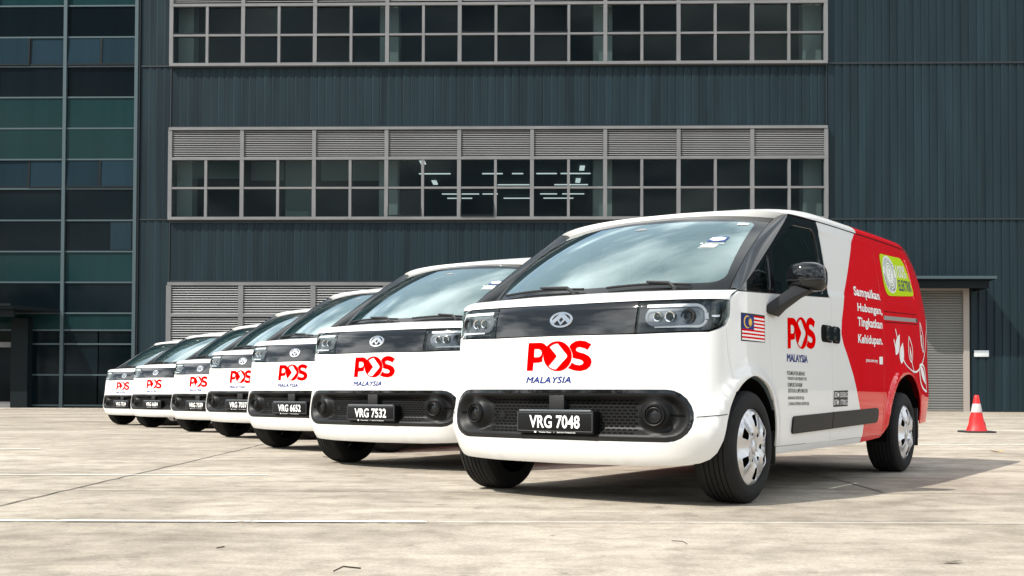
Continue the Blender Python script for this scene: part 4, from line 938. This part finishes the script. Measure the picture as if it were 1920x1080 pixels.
# window bands
bays = np.linspace(XL, XR, 10); FY = -.16
def bar(m_, x0, x1, z0, z1, y0=FY, y1=.06): m_.box(x0, x1, y0, y1, z0, z1)
def band(zb, zm, zt, zl, openers):
    f = empty('window_band', (0, 0, 0)); f.parent = shed
    m_ = MB(); bar(m_, XL - .06, XR + .06, zb - .13, zb - .0, FY - .05); bar(m_, XL - .06, XR + .06, zt - .0, zt + .12, FY - .012); bar(m_, XL - .06, XR + .06, zl, zl + .12, FY - .03); bar(m_, XL, XR, zm - .045, zm + .045, FY + .006)
    for k, x in enumerate(bays):
        wd = .085; bar(m_, x - wd, x + wd, zb, zl, FY - .006)
        if k < 9: xm = (x + bays[k + 1]) / 2; bar(m_, xm - .06, xm + .06, zb, zt, FY)
    bld(m_, 'window_frame', M['frame'], f)
    for k in range(18):
        x0 = bays[k // 2] + (bays[1] - bays[0]) / 2 * (k % 2) + .085; x1 = x0 + (bays[1] - bays[0]) / 2 - .15
        for r_, (z0, z1) in enumerate(((zb + .01, zm - .05), (zm + .05, zt - .01))):
            o = bld(MB().box(x0, x1, -.006, .006, z0 - z1, 0), 'pane', M['pane'], f); o.location = (0, -.05, z1)
            op = (k, r_) in openers; o.rotation_euler = (-R(openers.get((k, r_), rj.uniform(-.35, .35))), 0, 0)
            if op:
                e = bld(MB().box(x0 - .01, x0 + .03, -.02, .02, z0 - z1, 0).box(x1 - .03, x1 + .01, -.02, .02, z0 - z1, 0).box(x0 + .03, x1 - .03, -.02, .02, z0 - z1, z0 - z1 + .05), 'opener_frame', M['opener'], f); e.location = o.location; e.rotation_euler = o.rotation_euler
    for k in range(9):
        m_ = MB(); n = 15; h = (zl - zt - .12) / n
        for j in range(n):
            z = zt + .12 + j * h; x0, x1 = bays[k] + .09, bays[k + 1] - .09
            m_.add([(x0, FY + .04, z + .005), (x1, FY + .04, z + .005), (x1, FY + .10, z + h * .52), (x0, FY + .10, z + h * .52), (x0, FY + .05, z - .005 + .0), (x1, FY + .05, z - .005)], [(0, 1, 2, 3), (4, 5, 1, 0)])
        tag(bld(m_, 'louvre', M['louvre'], f), kind='stuff')
    bld(MB().box(XL, XR, -.005, .03, zt + .1, zl), 'louvre_backing', M['void'], f)
band(8.55, 9.845, 11.10, 12.44, {(6, 0): 7, (8, 0): 9, (7, 0): 0.5})
band(15.44, 16.70, 18.0, 19.46, {(0, 1): 4, (1, 1): 4, (2, 1): 3.5, (4, 0): 5, (4, 1): 4, (8, 1): 4, (9, 1): 3.5, (9, 0): 3, (10, 1): 5, (10, 0): 2.5, (12, 1): 4, (13, 1): 3, (5, 0): 0})
# tall louvre wall at ground level
lw = empty('louvre_wall', (0, 0, 0)); lw.parent = shed
m_ = MB(); bar(m_, XL - .06, XR + .06, 5.50, 5.64, FY - .01)
for z in (4.17, 2.78, 1.46): bar(m_, XL, XR, z - .07, z + .07, FY - .006)
for x in bays: bar(m_, x - .11, x + .11, 1.46, 5.50, FY)
bld(m_, 'louvre_frame', M['frame'], lw); bld(MB().box(XL, XR, -.005, .03, 1.4, 5.6), 'louvre_backing', M['void'], lw)
for k in range(9):
    for z0, z1 in ((4.24, 5.50), (2.85, 4.10), (1.53, 2.71)):
        m_ = MB(); n = 12; h = (z1 - z0) / n
        for j in range(n):
            z = z0 + j * h; x0, x1 = bays[k] + .11, bays[k + 1] - .11
            m_.add([(x0, FY + .03, z + .005), (x1, FY + .03, z + .005), (x1, FY + .10, z + h * .54), (x0, FY + .10, z + h * .54), (x0, FY + .05, z - .005), (x1, FY + .05, z - .005)], [(0, 1, 2, 3), (4, 5, 1, 0)])
        tag(bld(m_, 'louvre', M['louvre'], lw), kind='stuff')
# roller door, frame, canopy
dd = empty('roller_door', (0, 0, 0)); dd.parent = shed
bld(MB().box(17.0, 17.25, -.10, .05, 0, 5.30).box(19.72, 19.97, -.10, .05, 0, 5.30).box(17.0, 19.97, -.10, .05, 5.30, 5.52), 'door_frame', M['doorframe'], dd)
sl = None
for k in range(48):
    z = .02 + k * .110
    if sl is None: sl = link_mesh('slat', [(17.25, -.0, 0), (19.72, 0, 0), (17.25, -.035, .03), (19.72, -.035, .03), (17.25, -.035, .075), (19.72, -.035, .075), (17.25, .0, .104), (19.72, 0, .104)], [(0, 1, 3, 2), (2, 3, 5, 4), (4, 5, 7, 6)], M['roller'], dd); o = sl
    else: o = bpy.data.objects.new('slat', sl.data); COL.objects.link(o); o.parent = dd
    o.location = (0, 0, z)
bld(MB().box(16.5, 20.5, -1.55, .05, 5.62, 5.72).box(16.6, 20.3, -1.40, -1.30, 5.28, 5.62).box(16.6, 16.7, -1.3, .05, 5.28, 5.62).box(20.2, 20.3, -1.3, .05, 5.28, 5.62), 'canopy', M['opener'], dd)
bld(MB().box(16.5, 20.55, -1.62, -1.55, 5.66, 5.78), 'canopy_gutter', M['mullion'], dd)
sg_ = empty('wall_sign', (0, 0, 0)); sg_.parent = None
def fpt(x, y, z): 
    c_, s_ = math.cos(FA), math.sin(FA); return (FO[0] + x * c_ - y * s_, FO[1] + x * s_ + y * c_, FO[2] + z)
sg_.location = fpt(20.51, -.02, 2.55); sg_.rotation_euler = (0, 0, FA); tag(sg_, 'small white plate on the blue wall right of the roller door', 'sign')
bevel(MB().box(-.32, .32, -.03, .0, -.14, .14).build('sign_plate', M['signw'], sg_), .01)

# ------------------------------------------------------------------ glass office block on the left
off_b = empty('office_block', FO, FA, 'dark green glass curtain wall office block at the left end of the warehouse', 'office building')
X0 = [-16.88 - 3.235 * k for k in range(5)]
bld(MB().box(-40, -16.9, .30, 30, -.3, 24), 'wall', M['cladflash'], off_b); bld(MB().box(-40.2, -16.86, .1, 30.2, 24, 24.3), 'roof', M['cladflash'], off_b)
rows = [(.18, 1.46, 'v2'), (1.54, 2.84, 'v2'), (2.92, 3.46, 'v2'), (3.54, 4.22, 's'), (4.30, 5.60, 'd'), (5.68, 6.98, 's'), (7.06, 8.38, 'd'), (8.46, 9.80, 'd'), (9.88, 11.12, 'o'), (11.20, 12.52, 's'), (12.60, 13.92, 's'), (14.0, 15.34, 'd'), (15.40, 16.64, 'o'), (16.72, 18.06, 'd'), (18.14, 19.5, 's'), (19.58, 20.9, 's'), (20.98, 22.3, 'd'), (22.38, 23.9, 'd')]
mm = MB()
for x in X0: mm.box(x - .075, x + .075, -.12, .06, 0, 24)
for z0, z1, t_ in rows: mm.box(-40, -16.88, -.05, .06, z0 - .075, z0 - .005)
bld(mm, 'mullion', M['mullion'], off_b)
for k in range(4):
    xa, xb = X0[k + 1] + .08, X0[k] - .08
    for z0, z1, t_ in rows:
        if k >= 1 and z1 < 4.3 and k != 1: continue
        spl = t_ in ('o', 'v2') and not (t_ == 'v2' and k == 1)
        for q in range(2 if spl else 1):
            a_, b_ = (xa + (xb - xa) / 2 * q + (.03 if q else 0), xa + (xb - xa) / 2 * (q + 1) - (0 if q else .03)) if spl else (xa, xb)
            mt = M['cwspandrel'] if t_ == 's' else M['cwpale'] if t_ == 'o' else M['cwvision']
            o = bld(MB().box(a_, b_, -.006, .006, z0 - z1, 0), 'glass_pane', mt, off_b); o.location = (0, -.0, z1); o.rotation_euler = (-R(3.0 if t_ == 'o' else rj.uniform(-.12, .12)), 0, rj.uniform(-.002, .002))
            if t_ == 'o':
                e = bld(MB().box(a_ - .03, a_ + .03, -.03, .02, z0 - z1, 0).box(b_ - .03, b_ + .03, -.03, .02, z0 - z1, 0).box(a_ + .03, b_ - .03, -.03, .02, z0 - z1, z0 - z1 + .07), 'opener_frame', M['opener'], off_b); e.location = o.location; e.rotation_euler = o.rotation_euler
bld(MB().box(-17.9, -17.0, -.012, -.009, 8.48, 9.0).box(-18.0, -17.05, -.012, -.009, 7.1, 8.36), 'blind_panel', M['cwpale'], off_b)
en = empty('entrance', (0, 0, 0)); en.parent = off_b
cv = MB(); V = [(-30, -2.3, 4.28), (-21.3, -2.3, 4.28), (-20.15, .0, 4.28), (-30, 0, 4.28)]; cv.add(V + [(x, y, z + .16) for x, y, z in V], [(0, 1, 2, 3), (7, 6, 5, 4), (0, 4, 5, 1), (1, 5, 6, 2), (2, 6, 7, 3), (3, 7, 4, 0)])
cv.box(-30, -21.3, -2.1, -2.0, 3.95, 4.28); bld(cv, 'canopy', M['opener'], en)
bld(MB().box(-30, -21.32, -2.36, -2.30, 4.40, 4.50), 'canopy_gutter', M['opener'], en)
bld(MB().box(-22.2, -21.45, -.5, .05, 0, 4.0), 'pillar', M['opener'], en)
bld(MB().box(-26, -22.2, -.2, .05, .3, 2.72), 'glass_door', M['cwvision'], en); bld(MB().box(-26, -22.2, -.24, .05, 2.72, 2.95), 'door_head', M['frame'], en); bld(MB().box(-26, -22.25, -.24, .05, 0, .3), 'door_sill', M['frame'], en)
kb = link_mesh('kerb', *(lambda b_: (b_.v, b_.f))(MB().box(-40, -15.4, -1.4, .0, -.2, .03).box(13.8, 20.1, -.9, 0, -.2, .015)), M['kerb']); kb.location = FO; kb.rotation_euler = (0, 0, FA); kb['kind'] = 'structure'

# ------------------------------------------------------------------ traffic cone
def cone_mat():
    return mat('cone_orange', (.68, .012, .012), .5, vary=.15, vscale=6), mat('cone_sleeve', (.42, .42, .41), .4, vary=.2, vscale=8), mat('cone_base', (.02, .02, .02), .8)
co, cs, cb = cone_mat(); CYY = 19.6
cn = empty('traffic_cone', (8.38, CYY, float(GZ(CYY))), 0, 'orange traffic cone with a white sleeve standing by the roller door', 'traffic cone')
bevel(MB().box(-.25, .25, -.25, .25, 0, .035).build('cone_foot', cb, cn), .012)
n = 40; V = []; prf = [(.035, .185), (.06, .165), (.16, .140), (.26, .117), (.34, .098), (.4, .088), (.54, .062), (.62, .048), (.665, .040), (.675, .030), (.675, 0.001)]
for h, r_ in prf:
    for j in range(n):
        a = 2 * math.pi * j / n; d = .010 * math.sin(5 * a + h * 25) * (1 if .05 < h < .33 else 0) - (.022 * math.exp(-((a - 4.4) / .4) ** 2 - ((h - .2) / .07) ** 2))
        V.append(((r_ + d) * math.cos(a), (r_ + d) * math.sin(a), h))
link_mesh('cone_body', V, [(i * n + j, i * n + (j + 1) % n, (i + 1) * n + (j + 1) % n, (i + 1) * n + j) for i in range(len(prf) - 1) for j in range(n)], co, cn, True)
MB().lathe([(.365, .0985), (.42, .089), (.515, .0705), (.52, .066)], 40, 'z').build('cone_sleeve', cs, cn, True)

# ------------------------------------------------------------------ trees across the yard, behind the camera (seen mirrored in paint and glass)
M['bark'] = mat('bark', (.07, .05, .035), .9); M['leaf'] = rndmat('foliage', (.035, .065, .022), .6, .25, .3, .5)
tm = []
for k in range(3):
    rr = random.Random(20 + k); q = MB(); H_ = (9, 7, 11)[k]; cl = [(rr.gauss(0, 1.7), rr.gauss(0, 1.7), H_ * rr.uniform(.42, .95), rr.uniform(.7, 1.7)) for _ in range(26)]
    for cx_, cy_, cz_, cr_ in cl:
        for _ in range(42):
            d = Vector((rr.gauss(0, 1), rr.gauss(0, 1), rr.gauss(0, .8))).normalized() * cr_ * rr.uniform(.5, 1.05); s_ = rr.uniform(.16, .42)
            u_ = Vector((rr.gauss(0, 1), rr.gauss(0, 1), rr.gauss(0, 1))).normalized(); w2 = u_.orthogonal().normalized(); p_ = Vector((cx_, cy_, cz_)) + d
            q.add([p_ - u_ * s_, p_ + w2 * s_ * .5, p_ + u_ * s_, p_ - w2 * s_ * .5], [(0, 1, 2, 3)])
    t_ = MB().tube([(0, 0, -.2), (.08, .05, H_ * .3), (-.05, .1, H_ * .55), (.1, 0, H_ * .8)], [.26, .2, .13, .05], 8)
    for cx_, cy_, cz_, cr_ in cl[:8]: t_.tube([(0, 0, cz_ * .6), (cx_ * .5, cy_ * .5, cz_ * .85), (cx_, cy_, cz_)], [.09, .06, .02], 5)
    tm.append((q, t_))
wood = MB(); bark = MB(); rw = random.Random(5)
for k in range(34):
    a = R(-172 + 164 * k / 33 + rw.uniform(-2, 2)); d_ = rw.uniform(40, 62); q, t_ = tm[k % 3]; s_ = rw.uniform(.8, 1.25); x, y = d_ * math.cos(a), d_ * math.sin(a) * .9 + 4; ro = rw.uniform(0, 6); c_, n_ = math.cos(ro), math.sin(ro)
    for src, dst in ((q, wood), (t_, bark)): dst.add([(x + s_ * (p[0] * c_ - p[1] * n_), y + s_ * (p[0] * n_ + p[1] * c_), s_ * p[2]) for p in src.v], src.f)
wood.v += []; k = len(wood.v); wood.v += bark.v; wood.f += [tuple(i + k for i in f) for f in bark.f]; wood.m += [1] * len(bark.f)
tag(wood.build('woodland', [M['leaf'], M['bark']]), 'belt of leafy trees across the yard, mirrored in the office glass', 'trees', kind='stuff')
